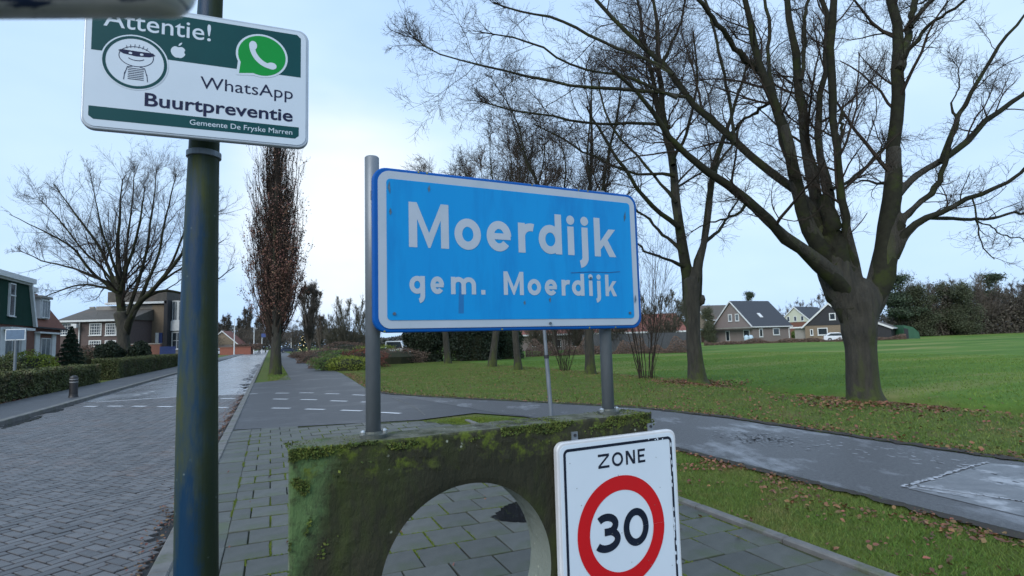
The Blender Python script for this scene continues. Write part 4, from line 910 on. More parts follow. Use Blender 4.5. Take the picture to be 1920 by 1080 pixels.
for a, b in ((43.7, 44.4), (46.95, 47.7)):
    mb = MB(*fr, EZ); mb.box(a, b, -.10, -.02, 1.3, 3.25)
    mb.build('shutter', M_white, h1)
mb = MB(*fr, EZ); mb.box(44.0, 47.9, -.5, -.003, 3.12, 3.28); mb.build('lintel', M_white, h1)
# red mansard house
h2 = thing('house', 'brick house with red tiled mansard roof and white dormer', 'house', tuple(uv(-15, 52)))
mb = MB(*fr, EZ); mb.box(48.76, 54.8, .02, 8, 0, 3.45); mb.build('wall', M_brickred, h2)
b0 = [(48.76, -.25, 3.42), (55.15, -.25, 3.42), (55.15, 8.2, 3.42), (48.76, 8.2, 3.42)]; b1 = [(48.76, 1.0, 6.0), (52.9, 1.0, 6.0), (52.9, 7, 6.0), (48.76, 7, 6.0)]
mb = MB(*fr, EZ); mb.add(b0 + b1, [(3, 2, 1, 0), (4, 5, 6, 7), (0, 1, 5, 4), (1, 2, 6, 5), (2, 3, 7, 6), (3, 0, 4, 7)]); mb.build('roof', M_rooft, h2)
mb = MB(*fr, EZ); mb.box(48.8, 51.6, .55, 7.1, 6.0, 6.34); mb.box(48.8, 51.5, .7, 7.1, 5.86, 6.0); mb.build('cornice', M_white, h2)
mb = MB(*fr, EZ); mb.box(49.0, 55.25, -.34, -.25, 3.34, 3.45); mb.build('gutter', M_dark, h2)
mb = MB(*fr, EZ); mb.box(49.9, 51.7, -.1, 1.4, 4.05, 5.5); dm = mb.build('dormer', M_white, h2)
mb = MB(*fr, EZ); mb.box(49.7, 51.9, -.25, 1.4, 5.5, 5.66); mb.build('dormer_roof', M_grey, dm)
window(h2, fr, 50.0, 51.6, 4.1, 5.4, y=-.16, nx=3, glass_m=M_curt, sill=False)
window(h2, fr, 50.6, 52.5, .7, 2.7, nx=2, nz=1, glass_m=M_curt)
for a, b in ((49.5, 50.3), (52.8, 53.6)):
    mb = MB(*fr, EZ); mb.box(a, b, -.06, .018, 1.3, 3.0); mb.build('shutter', M_white, h2)
mb = MB(*fr, EZ); mb.box(49.4, 53.7, -.30, -.0, 3.0, 3.12); mb.build('lintel', M_white, h2)

def rx(px, py, Y): p = D(px, py, Y); return p[0], p[2]
def box_px(mb, x0, y0, x1, y1, Y, depth, z0=None):
    """front face measured at distance Y"""
    xa, za = rx(x0, (y0 + y1) / 2, Y); xb, _ = rx(x1, (y0 + y1) / 2, Y); zt_ = rx((x0 + x1) / 2, y0, Y)[1]; zb_ = rx((x0 + x1) / 2, y1, Y)[1] if z0 is None else z0
    mb.box(xa, xb, Y, Y + depth, zb_, zt_); return xa, xb, zb_, zt_
def win_px(parent, x0, y0, x1, y1, Y, nx=4, nz=4, **k):
    xa, _ = rx(x0, (y0 + y1) / 2, Y); xb, _ = rx(x1, (y0 + y1) / 2, Y); zt_ = rx((x0 + x1) / 2, y0, Y)[1]; zb_ = rx((x0 + x1) / 2, y1, Y)[1]
    return window(parent, (np.array([0, Y, 0.]), EX, EY), xa, xb, zb_, zt_, nx=nx, nz=nz, **k)
# school
sch = thing('school', 'long brick school with white grid windows behind the bare tree', 'building', (-44, 62, 0))
mb = MB(); box_px(mb, 100, 600, 243, 690, 62, 9, 0); mb.build('wall', M_brickpurp, sch)
mb = MB(); za = rx(160, 601, 61.6)[1]; zb = rx(160, 577, 66)[1]; xa = rx(100, 600, 61.6)[0]; xb = rx(243, 600, 61.6)[0]
mb.add([(xa, 61.6, za), (xb, 61.6, za), (xb, 67, zb), (xa, 67, zb), (xa, 72, za), (xb, 72, za)], [(0, 1, 2, 3), (3, 2, 5, 4), (0, 3, 4), (1, 5, 2), (0, 4, 5, 1)]); mb.build('roof', M_roofg, sch)
mb = MB(); mb.box(xa, xb, 61.45, 61.6, za - .14, za + .06); mb.build('gutter', M_white, sch)
mb = MB(); mb.box(xa - .1, rx(178, 577, 67)[0], 66.9, 67.1, zb - .02, zb + .16); mb.build('ridge_coping', M_grey, sch)
for a, b in ((113, 137), (168, 191), (198, 219), (222, 243)):
    win_px(sch, a, 606, b, 629, 62, 5, 4, fw=.10)
for a, b in ((167, 190), (197, 218)): win_px(sch, a, 638, b, 650, 62, 5, 2, fw=.10)
mb = MB(); xq = rx(149, 620, 61.9)[0]; mb.cyl((xq, 61.88, .1), (xq, 61.88, za), .07, n=8); mb.build('downpipe', M_white, sch)
mb = MB(); box_px(mb, 133, 607, 143, 615, 61.2, .3); mb.build('notice_board', M_white, sch)
# taller hall
hall = thing('hall', 'taller grey and tan hall with dark flat roof behind the bare tree', 'building', (-38, 66, 0))
mb = MB(); box_px(mb, 178, 573, 304, 690, 66, 12, 0); mb.build('wall', M_grey, hall)
mb = MB(); box_px(mb, 284, 572, 306, 690, 65.7, .3, 0); mb.build('tan_wall', M_tan, hall)
mb = MB(); box_px(mb, 202, 546, 313, 568, 65.5, 9); mb.build('roof', M_roofg, hall)
mb = MB(); box_px(mb, 196, 566, 312, 570, 65.3, .3); mb.build('cornice', M_white, hall)
mb = MB(); box_px(mb, 306, 563, 313, 690, 65.3, 8, 0); mb.build('corner_pier', M_dark, hall)
w = win_px(hall, 252, 605, 274, 622, 66, 4, 2, frame_m=M_dark, fw=.12)
for a, b in ((248, 256), (259, 271)):
    mb = MB(); box_px(mb, a, 621, b, 632, 65.85, .13); mb.build('white_panel', M_white, hall)
win_px(hall, 249, 636, 270, 648, 66, 5, 1)
mb = MB(); box_px(mb, 251, 602, 276, 605, 65.5, .5); mb.build('canopy', M_grey, hall)
mb = MB(); box_px(mb, 298, 624, 304, 650, 65.6, .09); mb.build('door', M_blue, hall)
mb = MB(); box_px(mb, 291, 624, 297, 650, 65.6, .09); mb.build('door', M_white, hall)
glz = thing('glazed_wing', 'white glazed wing of the hall beside the lamp post', 'building', (-33, 66, 0))
mb = MB(); box_px(mb, 313, 563, 352, 690, 66.2, 4.5, 0); mb.build('wall', M_grey, glz)
win_px(glz, 314, 564, 334, 602, 66.2, 4, 1, fw=.12, glass_m=M_curt); win_px(glz, 334, 564, 352, 602, 66.2, 4, 1, fw=.12, glass_m=M_curt)
mb = MB(); box_px(mb, 313, 602, 352, 620, 65.95, .2); mb.build('white_panel', M_white, glz)
win_px(glz, 313, 622, 319, 650, 66.2, 1, 1, frame_m=M_blue, fw=.18); win_px(glz, 322, 622, 352, 655, 66.2, 3, 2, fw=.12)
fw_ = thing('garden_wall', 'low brown brick wall in front of the grey hall', 'wall', (-40, 60, 0))
mb = MB(); box_px(mb, 243, 645, 300, 690, 60, .3, 0); mb.build('wall', M_brickred, fw_)
mb = MB(); box_px(mb, 243, 644, 300, 646, 59.95, .4); mb.build('coping', M_grey, fw_)
bf = thing('fence', 'dark blue slatted fence in front of the glazed wing', 'fence', (-36, 59, 0))
for k in range(26):
    mb = MB(); xk = rx(300 + k * 1.15, 650, 59)[0]; mb.box(xk - .022, xk + .022, 59, 59.03, .05, 1.95); mb.build('slat', M_blue, bf)
mb = MB(); mb.box(rx(299, 650, 59)[0], rx(330, 650, 59)[0], 59.03, 59.07, .3, .4).box(rx(299, 650, 59)[0], rx(330, 650, 59)[0], 59.03, 59.07, 1.7, 1.8); mb.build('rail', M_blue, bf)

# gabled houses seen across the corner
def gable_house(name, label, corner_px, py, Y, Wg, L, eave, ridge, alpha, mw, mr, mg=None, barge=True, over=.35, cat='house', side='r'):
    """corner at (px, py); the gable face runs to the left, the long face to the right, alpha turns the house"""
    c = D(corner_px, py, Y); c[2] = tz(c[0], c[1])
    d = c[:2] / np.linalg.norm(c[:2]); right = np.array([d[1], -d[0], 0]); away = np.array([d[0], d[1], 0])
    eg = -right * math.cos(alpha) + away * math.sin(alpha)      # along the gable, going left
    el = right * math.sin(alpha) + away * math.cos(alpha)       # along the long side
    root = thing(name, label, cat, tuple(c))
    frg = (c, eg, el)          # x along the gable, y into the house
    frl = (c, el, eg)
    mb = MB(c, eg, el, EZ); mb.ext([(0, 0), (Wg, 0), (Wg, eave), (Wg / 2, ridge - .15), (0, eave)], 0, L); mb.build('wall', mw, root)
    k = (ridge - eave) / (Wg / 2)
    mb = MB(c, eg, el, EZ); t_ = .22
    mb.ext([(-over, eave - over * k), (Wg / 2, ridge), (Wg / 2, ridge + t_), (-over, eave - over * k + t_)], -.25, L + .3)
    mb.ext([(Wg + over, eave - over * k), (Wg + over, eave - over * k + t_), (Wg / 2, ridge + t_), (Wg / 2, ridge)], -.25, L + .3); mb.build('roof', mr, root)
    if barge:
        for s in (0, 1):
            mb = MB(c, eg, el, EZ); a = -over - .03 if s == 0 else Wg + over + .03
            mb.ext([(a, eave - over * k - .12), (Wg / 2, ridge - .08), (Wg / 2, ridge + t_ + .04), (a, eave - over * k + t_)], -.33, -.252); mb.build('bargeboard', M_white, root)
        mb = MB(c, eg, el, EZ); mb.box(-over - .14, -over - .003, -.1, L + .3, eave - over * k - .02, eave - over * k + .2); mb.build('gutter', M_white, root)
    if mg is not None:
        mb = MB(c, eg, el, EZ); mb.ext([(.02, eave), (Wg - .02, eave), (Wg / 2, ridge - .2)], -.08, -.005); mb.build('gable_cladding', mg, root)
    return root, frg, frl
hA, fg, fl = gable_house('house', 'brown brick house with steep slate roof and white bargeboards across the field', 1412, 640, 113, 10.6, 10.2, 3.15, 8.2, math.radians(44), M_brickbrn, M_roofd)
window(hA, fg, 3.2, 4.25, 4.2, 5.7, nx=1, fw=.16, glass_m=M_curt); window(hA, fg, 5.1, 6.15, 4.2, 5.7, nx=1, fw=.16, glass_m=M_curt)
window(hA, fg, .7, 2.3, 1.0, 2.4, fw=.12); window(hA, fg, 6.0, 7.1, .2, 2.3, nx=1, fw=.12)
# the long-side frame runs away to the right: outward is -eg
window(hA, fl, 1.7, 2.7, .9, 2.6, fw=.17); window(hA, fl, 5.4, 7.2, 1.2, 2.6, fw=.17)
mb = MB(*fl, EZ); mb.cyl((9.7, -.1, .1), (9.7, -.1, 2.7), .09, n=8); mb.build('downpipe', M_white, hA)
kk = (8.2 - 3.15) / 5.3
mb = MB(fg[0], fg[1], fg[2], EZ)
zc = lambda x: 3.15 + kk * x + .26
mb.add([(1.5, 3.9, zc(1.5)), (2.35, 3.9, zc(2.35)), (2.35, 4.7, zc(2.35)), (1.5, 4.7, zc(1.5)), (1.5, 3.9, zc(1.5) + .1), (2.35, 3.9, zc(2.35) + .1), (2.35, 4.7, zc(2.35) + .1), (1.5, 4.7, zc(1.5) + .1)],
       [(3, 2, 1, 0), (4, 5, 6, 7), (0, 1, 5, 4), (1, 2, 6, 5), (2, 3, 7, 6), (3, 0, 4, 7)]); mb.build('skylight', M_white, hA)
mb = MB(*fg, EZ); mb.box(-.6, 12.5, -1.6, -.34, 2.72, 2.95); mb.build('porch_roof', M_grey, hA)
cp_ = thing('carport', 'flat white roofed carport left of the brown brick house', 'carport', tuple(fg[0] + fg[1] * 12))
mb = MB(*fg, EZ); mb.box(12.6, 18.5, -1.5, 4.5, 2.65, 2.95); mb.build('roof', M_white, cp_)
for a, b in ((13.2, -1.3), (15.7, -1.3), (18.2, -1.3), (18.2, 4.2)):
    mb = MB(*fg, EZ); mb.box(a - .08, a + .08, b - .08, b + .08, 0, 2.65); mb.build('post', M_white, cp_)
mb = MB(*fg, EZ); mb.box(11, 18.0, 3.0, 3.2, 0, 2.3); mb.build('wall', M_brickred, cp_)
c = D(1404, 638, 108); c[2] = tz(c[0], c[1])
root = thing('water_tank', 'pale blue pair of round topped tanks in front of the brown brick house', 'tank', tuple(c))
for dx in (-.42, .42):
    mb = MB(c); mb.ring([(.36, 0), (.42, .1), (.42, 1.0), (.34, 1.25), (.15, 1.36), (.03, 1.38)], c=(dx, 0, 0), n=14); mb.build('tank', mat('pale_blue_plastic', (.45, .58, .66), (.38, .5, .6), rough=.4), root)
hB, fg, fl = gable_house('house', 'white gabled house with red brick base and slate roof in the distance', 1524, 636, 142, 8.2, 11, 4.2, 7.9, math.radians(28), M_brickred, M_roofd, mat('cream_board', (.50, .52, .42), (.44, .46, .37), rough=.6), over=.3)
for a in (1.8, 3.6, 5.4): window(hB, fg, a, a + .8, 4.4, 5.7, y=-.12, fw=.12)
hC, fg, fl = gable_house('house', 'black clad gabled house with tan brick base half behind the big trunk', 1608, 636, 98, 8.0, 9, 2.75, 6.4, math.radians(8), M_tan, M_roofd, M_dark, over=.45)
window(hC, fg, 3.0, 4.0, 3.6, 4.8, y=-.12, fw=.14); window(hC, fg, 4.4, 6.0, 1.0, 2.3, fw=.14); window(hC, fg, 6.7, 7.2, 1.0, 2.1, fw=.12)
mb = MB(*fg, EZ); mb.box(8.0, 10.6, .3, 5, 2.35, 2.6); mb.build('porch_roof', M_white, hC)
mb = MB(*fg, EZ); mb.box(8.0, 9.9, .8, 4.8, 0, 2.35); mb.build('porch', M_grey, hC)
# sheds
hD, fg, fl = gable_house('shed', 'low dark shed with white edged roof right of the big trunk', 1672, 634, 100, 4.6, 4.5, 2.0, 3.0, math.radians(10), M_dark, M_roofg, over=.3, cat='shed')
c = D(1698, 632, 102); c[2] = tz(c[0], c[1])
root = thing('tarpaulin_shelter', 'green tarpaulin shelter leaning against the dark shed', 'shelter', tuple(c))
mb = MB(c); mb.ext([(-1.4, 0), (1.5, 0), (1.35, 1.1), (.4, 2.0), (-1.2, 2.4)], -1.5, 1.5); mb.build('cover', mat('green_tarp', (.03, .10, .055), (.02, .075, .04), rough=.6, scale=2), root)
mb = MB(c); mb.ext([(-1.2, .05), (-.5, .05), (-.5, 1.7), (-1.2, 1.9)], -1.56, -1.503); mb.build('opening', M_dark, root)
hE, fg, fl = gable_house('shed', 'small grey shed with pale bargeboards under the wood', 1770, 622, 150, 4.5, 4.2, 2.1, 3.1, math.radians(25), M_grey, M_roofg, over=.3, cat='shed')
window(hE, fg, 1.6, 2.6, .8, 1.8, fw=.12)
# long red-roofed building and grey fence behind the blue sign
rb = thing('barn', 'long low building with orange red roof behind the blue sign', 'building', (8, 84, 0))
mb = MB(); xa = rx(905, 600, 84)[0]; xb = rx(1282, 600, 84)[0]; mb.box(xa, xb, 84, 94, 0, 2.35); mb.build('wall', M_brickbrn, rb)
mb = MB(); mb.add([(xa - .4, 83.5, 2.3), (xb + .4, 83.5, 2.3), (xb + .4, 89, 5.1), (xa - .4, 89, 5.1), (xa - .4, 94.5, 2.3), (xb + .4, 94.5, 2.3)], [(0, 1, 2, 3), (3, 2, 5, 4), (0, 3, 4), (1, 5, 2), (0, 4, 5, 1)]); mb.build('roof', M_roofo, rb)
mb = MB(); mb.box(xa - .4, xb + .4, 83.36, 83.5, 2.14, 2.36); mb.build('gutter', M_white, rb)
for k in range(5): win_px(rb, 920 + k * 38, 636, 938 + k * 38, 650, 84, 2, 1)
hF, fg, fl = gable_house('house', 'far house with grey roof and tan gable between the two stemmed tree and the sign', 1328, 640, 128, 8.5, 15, 5.0, 8.2, math.radians(62), M_tan, M_roofg, over=.3)
gf = thing('fence', 'dark grey board fence behind the bare trees under the blue sign', 'fence', (*D(1200, 655, 60)[:2], 0))
xa, xb = rx(1092, 640, 60)[0], rx(1300, 640, 60)[0]; n_b = 75
M_fence = mat('grey_boards', (0.075, 0.082, 0.088), (0.05, 0.056, 0.062), rough=.8, scale=2)
for k in range(n_b):
    x0_ = xa + (xb - xa) * k / n_b; mb = MB(); mb.box(x0_ + .008, x0_ + (xb - xa) / n_b - .008, 60, 60.03, .03, 1.98 + random.uniform(-.02, .02)); mb.build('board', M_fence, gf)
mb = MB(); mb.box(xa, xb, 60.03, 60.08, .4, .5).box(xa, xb, 60.03, 60.08, 1.6, 1.7); mb.build('rail', M_fence, gf)

# ------------------------------------------------------------------ cars
def car(label, x, y, rz, L=4.3, col=(.6, .62, .65), name='parked_car', van=False):
    z0 = tz(x, y); root = thing(name, label, 'car', (x, y, z0)); ex = np.array([math.cos(rz), math.sin(rz), 0]); ey = np.array([-math.sin(rz), math.cos(rz), 0]); o = np.array([x, y, z0])
    H_ = 1.95 if van else 1.47; hw = .86
    m = mat('car_paint_%d%d%d' % tuple(int(c_ * 99) for c_ in col), col, col, rough=.25, coat=.6, spec=.5)
    l = L / 2
    mb = MB(o, ex, ey, EZ); mb.ext([(-l, .35), (-l + .1, .25), (l - .15, .25), (l, .42), (l - .03, .68), (l - .35, .80), (l - 1.1, .90), (-l + .12, .95), (-l, .8)], -hw, hw); b = mb.build('body', m, root); bevel(b, .05)
    if van: prof = [(-l + .08, .94), (l - 1.25, .9), (l - 1.75, H_ - .05), (l - 1.9, H_), (-l + .25, H_), (-l + .12, H_ - .1)]
    else: prof = [(-l + .25, .94), (l - 1.25, .89), (l - 1.95, H_ - .04), (l - 2.2, H_), (-l + .95, H_), (-l + .6, H_ - .1)]
    mb = MB(o, ex, ey, EZ); mb.ext(prof, -hw + .10, hw - .10); c_ = mb.build('cabin', m, root); bevel(c_, .06)
    for s in (-1, 1):
        yy = s * (hw - .095)
        mb = MB(o, ex, ey, EZ); q = [(prof[0][0] + .25, .97), (prof[1][0] - .15, .95), (prof[2][0] + .02, H_ - .12), (prof[4][0] + .1, H_ - .12)]
        mb.ext(q, min(yy, yy + s * .012), max(yy, yy + s * .012)); mb.build('side_window', M_glass, root)
        for xx in (-l + .85, l - .85):
            mb = MB(o, ex, ey, EZ); mb.cyl((xx, s * (hw - .2), .32), (xx, s * (hw + .01), .32), .32, n=20); w_ = mb.build('wheel', mat('tyre', (.02, .02, .02), rough=.8), root)
            mb = MB(o, ex, ey, EZ); mb.cyl((xx, s * (hw + .011), .32), (xx, s * (hw + .025), .32), .2, n=14); mb.build('rim', mat('rim', (.35, .36, .38), rough=.3, metal=.8), w_)
        mb = MB(o, ex, ey, EZ); mb.box(l - .12, l + .012, s * hw * .55 if s > 0 else -hw * .95, hw * .95 if s > 0 else -hw * .55, .56, .70); mb.build('headlight', M_white, root)
        mb = MB(o, ex, ey, EZ); mb.box(-l - .012, -l + .1, hw * .6 if s > 0 else -hw * .95, hw * .95 if s > 0 else -hw * .6, .68, .84); mb.build('tail_light', mat('tail_red', (.3, .01, .01), rough=.3), root)
    mb = MB(o, ex, ey, EZ); mb.add([(l - 1.27, -hw + .2, .93), (l - 1.27, hw - .2, .93), (l - 1.93, hw - .25, H_ - .1), (l - 1.93, -hw + .25, H_ - .1)], [(0, 1, 2, 3)])
    mb.v[-1] += (ex * .03 + EZ * .02); mb.build('windscreen', M_glass, root)
    return root
g = D(1572, 631, 93); car('white estate car parked by the tan brick house, half behind the big trunk', g[0], g[1], -.42, col=(.62, .65, .70))
g = D(752, 652, 78); car('white van parked left of the dark evergreens under the sign', g[0], g[1], -.4, col=(.60, .64, .68), van=True)
g = D(418, 664, 142); car('silver blue car behind the brick planter at the end of the street', g[0], g[1], .2, col=(.40, .46, .55))
g = D(541, 655, 150); car('dark blue car at the far end of the cycle path', g[0], g[1], .5, col=(.03, .04, .08))

# ------------------------------------------------------------------ far end of the street
pw = thing('brick_planter', 'long low red brick planter wall beside the far road', 'planter', (*G(440, 664)[:2], 0))
Yp = 132
mb = MB(); box_px(mb, 412, 652, 470, 664, Yp, 1.2, 0); xa, xb = rx(412, 658, Yp)[0], rx(470, 658, Yp)[0]
mb.build('wall', mat('planter_brick', (.24, .085, .055), (.18, .07, .05), rough=.9, scale=2), pw)
mb = MB(); mb.box(xa - .1, xb + .1, Yp - .1, Yp + 1.3, rx(440, 652, Yp)[1], rx(440, 650.5, Yp)[1]); mb.build('coping', mat('coping_red', (.20, .08, .055), rough=.9), pw)
P = np.stack([rng.uniform(xb - 4.5, xb + 2, 5000), rng.uniform(Yp, Yp + 2, 5000), rng.uniform(1.1, 2.4, 5000)], 1)
foliage('planting', P, .2, M_brn, pw)
def pole(label, px, py_top, py_base, Y, r=.07, m=None, name='lamp_post', cat='lamp post', arm=False):
    b = D(px, py_base, Y); b[2] = tz(b[0], b[1]); zt_ = D(px, py_top, Y)[2]; root = thing(name, label, cat, tuple(b))
    mb = MB(b); mb.cyl((0, 0, 0), (0, 0, zt_ - b[2]), r * 1.3, r * .8, 8); mb.build('pole', m or M_white, root)
    if arm:
        mb = MB(b); mb.box(-.15, 1.0, -.12, .12, zt_ - b[2] - .06, zt_ - b[2] + .08); mb.build('lamp_head', M_grey, root)
    else:
        mb = MB(b); mb.ring([(.02, zt_ - b[2]), (.1, zt_ - b[2] + .05), (.02, zt_ - b[2] + .16)], n=8); mb.build('finial', M_grey, root)
    return root
pole('white flagpole behind the brick planter', 439, 600, 660, 128, .11, name='flagpole', cat='flagpole')
pole('slender street lamp right of the brick planter', 476, 616, 657, 150, .10, arm=True)
pole('white pole by the road end right of the columnar oaks', 546, 625, 652, 150, .10, name='marker_post', cat='post')
sg = pole('blue square traffic sign on a white pole at the far end of the road', 491, 628, 657, 140, .09, name='traffic_sign', cat='sign')
q = D(494, 629, 139.8); mb = MB(q); mb.box(-.5, .55, -.05, 0, -.42, .45); mb.build('sign_board', M_blue, sg)
hG, fg, fl = gable_house('house', 'far house with red roof and pale bargeboard behind the brick planter', 446, 656, 175, 9, 9, 2.6, 6.6, math.radians(15), M_brickbrn, M_roofo, M_tan, over=.3)

# shared meshes of far bare trees; copies have their own place and size
far_src = {}
def far_tree(kind, label, x, y, h, w=None, group=None, name='tree'):
    z0 = tz(x, y)
    if kind not in far_src:
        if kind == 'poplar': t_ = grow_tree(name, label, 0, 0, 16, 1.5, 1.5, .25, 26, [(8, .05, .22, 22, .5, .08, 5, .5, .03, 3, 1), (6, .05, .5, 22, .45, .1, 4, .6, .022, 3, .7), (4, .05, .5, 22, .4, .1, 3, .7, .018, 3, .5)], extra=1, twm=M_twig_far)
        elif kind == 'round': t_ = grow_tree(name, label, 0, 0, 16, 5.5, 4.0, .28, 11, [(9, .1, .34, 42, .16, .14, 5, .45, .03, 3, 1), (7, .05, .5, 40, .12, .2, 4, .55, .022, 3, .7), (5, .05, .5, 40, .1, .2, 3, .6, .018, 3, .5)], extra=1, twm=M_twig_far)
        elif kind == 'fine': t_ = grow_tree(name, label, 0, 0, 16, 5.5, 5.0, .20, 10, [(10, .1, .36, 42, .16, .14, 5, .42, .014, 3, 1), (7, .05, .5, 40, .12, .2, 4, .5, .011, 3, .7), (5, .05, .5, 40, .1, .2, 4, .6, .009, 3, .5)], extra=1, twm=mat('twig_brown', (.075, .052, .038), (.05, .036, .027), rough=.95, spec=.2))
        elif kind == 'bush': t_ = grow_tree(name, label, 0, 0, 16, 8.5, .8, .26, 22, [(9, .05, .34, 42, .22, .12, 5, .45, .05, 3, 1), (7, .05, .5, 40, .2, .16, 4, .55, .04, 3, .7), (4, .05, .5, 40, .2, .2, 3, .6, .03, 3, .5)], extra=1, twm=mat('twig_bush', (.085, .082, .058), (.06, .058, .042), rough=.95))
        elif kind == 'pine':
            t_ = thing('tree', label, 'tree', (0, 0, 0)); mb = MB(); mb.cyl((0, 0, -.2), (.3, 0, 13), .3, .1, 8); mb.build('trunk', M_bark2, t_)
            Pp = []
            for k in range(26):
                a = random.uniform(0, 6.28); zc_ = random.uniform(5.5, 15.5); rr = random.uniform(0, 4.2) * (1.25 - zc_ / 18)
                Pp.append(np.array([math.cos(a) * rr, math.sin(a) * rr, zc_]) + rng.normal(size=(420, 3)) * np.array([1.0, 1.0, .38]))
            foliage('needles', np.vstack(Pp), .38, mat('pine_needles', (.055, .080, .042), (.032, .052, .03), rough=.8, scale=.5, island=.35), t_, up=.3)
        elif kind == 'dense':
            t_ = thing('tree', label, 'tree', (0, 0, 0)); mb = MB(); mb.cyl((0, 0, -.2), (0, 0, 11), .35, .12, 8); mb.build('trunk', M_bark2, t_)
            Pp = []
            for k in range(44):
                a = random.uniform(0, 6.28); zc_ = random.uniform(1.0, 15); rr = random.uniform(0, 3.4) * (1.1 - (zc_ / 19) ** 2)
                Pp.append(np.array([math.cos(a) * rr, math.sin(a) * rr, zc_]) + rng.normal(size=(420, 3)) * np.array([.8, .8, .8]))
            foliage('leaves', np.vstack(Pp), .30, mat('ivy_leaf', (.075, .085, .045), (.045, .058, .030), rough=.8, scale=.5, island=.35), t_)
        far_src[kind] = t_; t_.location = (x, y, z0); s = h / 16; t_.scale = (s * (w or 1), s * (w or 1), s); t_.rotation_euler = (0, 0, random.uniform(0, 6))
        if group: t_['group'] = group
        return t_
    s = h / 16; c_ = dup(far_src[kind], (x, y, z0), random.uniform(0, 6), (s * (w or 1), s * (w or 1), s), label)
    if group: c_['group'] = group
    elif 'group' in c_: del c_['group']
    return c_
def ftp(kind, px, Y, py_top, label, w=None, **k):
    g = D(px, 640, Y); h = D(px, py_top, Y)[2] - tz(g[0], g[1]); return far_tree(kind, label, g[0], g[1], h, w, **k)
ftp('poplar', 580, 92, 522, 'tall bare poplar standing right of the columnar oaks', 1.35)
ftp('poplar', 600, 125, 585, 'short bare poplar right of the tall one', 1.2)
ftp('poplar', 424, 205, 586, 'first pointed far poplar left above the red roofed house', 1.1)
ftp('poplar', 408, 215, 600, 'pointed far poplar just right of the lamp post', 1.2)
ftp('poplar', 464, 200, 570, 'highest pointed far poplar above the brick planter', 1.0)
ftp('poplar', 486, 190, 590, 'pointed far poplar left of the columnar oak trunks', 1.2)
ftp('poplar', 452, 210, 592, 'pointed far poplar between the flagpole and the highest one', 1.2)
for i, (px, Y, top, lab) in enumerate([(432, 190, 615, 'round bare tree behind the red roofed house'), (452, 185, 612, 'round bare tree behind the flagpole'), (474, 180, 610, 'round bare tree behind the slender street lamp'),
        (498, 170, 608, 'round bare tree behind the blue traffic sign'), (525, 160, 600, 'round bare tree hidden behind the columnar oak trunks'), (552, 150, 596, 'round bare tree left of the lit Christmas tree'),
        (594, 150, 600, 'round bare tree right of the lit Christmas tree'), (618, 140, 604, 'round bare tree above the heather bed'), (400, 170, 618, 'round bare tree beside the lamp post shaft')]):
    ftp('round', px, Y, top, lab, 1.2)
ftp('bush', 655, 74, 556, 'broad bare shrub tree left of the blue sign post', .62, name='tree')
ftp('bush', 632, 90, 590, 'lower bare shrub tree behind the heather bed', .7)
ftp('bush', 690, 88, 582, 'bare shrub tree behind the left sign post', .7)
g = D(567, 652, 95); spruce(g[0], g[1], 3.4, 1.15, 'small Christmas tree with warm lights at the end of the cycle path', n=6000, size=.12, lights=17, mt=M_yew)
# planted bed along the cycle path
for px, py, Y, r, m_, lab, sz in [
    (628, 690, 38, (1.5, 1.2, 1.0), M_grn, 'bright green low shrub nearest the cycle path', .07), (655, 691, 37, (1.4, 1.1, .95), M_yel, 'yellow green low shrub just left of the left sign post', .07),
    (610, 680, 42, (1.2, 1.2, .9), M_brn, 'brown heather clump at the edge of the cycle path', .07), (680, 678, 41, (1.8, 1.1, 1.35), M_red, 'reddish brown shrub behind the yellow green one', .08),
    (640, 676, 45, (2.0, 1.3, 1.3), M_grn, 'olive green shrub behind the bright green one', .08), (592, 668, 55, (1.8, 1.8, .9), M_brn, 'second brown heather clump further along the cycle path', .09),
    (615, 665, 62, (3.2, 2.0, 1.3), M_brn, 'wide brown heather mound in the planted bed', .11), (578, 660, 78, (2.6, 2.2, .9), M_brn, 'farthest brown heather clump before the Christmas tree', .12),
    (705, 668, 52, (2.4, 1.4, 1.6), M_yel, 'yellow green shrub behind the left sign post', .09), (740, 678, 47, (2.6, 1.3, 1.25), M_brn, 'tan dry grass clump right of the left sign post', .08),
    (648, 660, 70, (3.2, 2, 2.0), M_brn, 'brown shrub bed behind the heather mound', .12)]:
    g = D(px, py, Y); shrub('shrub', lab, g[:2], r, m_, 4200, sz, group=None)
g = D(795, 676, 50); shrub('evergreen', 'dark conical evergreen left of the pale leaning trunk', g[:2], (1.75, 1.6, 4.4), M_yew, 12000, .17, cat='evergreen')
g = D(888, 676, 50); shrub('evergreen', 'broad dark evergreen mass behind the pale leaning trunk', g[:2], (2.4, 1.8, 4.6), M_yew, 15000, .17, cat='evergreen')
g = D(950, 676, 53); shrub('evergreen', 'smaller dark green evergreen right of the broad one', g[:2], (1.5, 1.2, 3.4), M_spr, 8000, .15, cat='evergreen')
g = D(840, 684, 44); grow_tree('tree', 'pale trunk between the two dark evergreens', g[0], g[1], 12.5, 3.2, 4.5, .26, 6, LM, lean=-.3)
for px, Y, top, w_, lab in [(905, 62, 292, .95, 'brown twiggy crown just above the left half of the blue sign'), (965, 66, 262, .95, 'brown twiggy crown above the middle of the blue sign'), (1040, 60, 240, .85, 'brown twiggy crown above the right half of the blue sign')]:
    ftp('fine', px, Y, top, lab, w_)
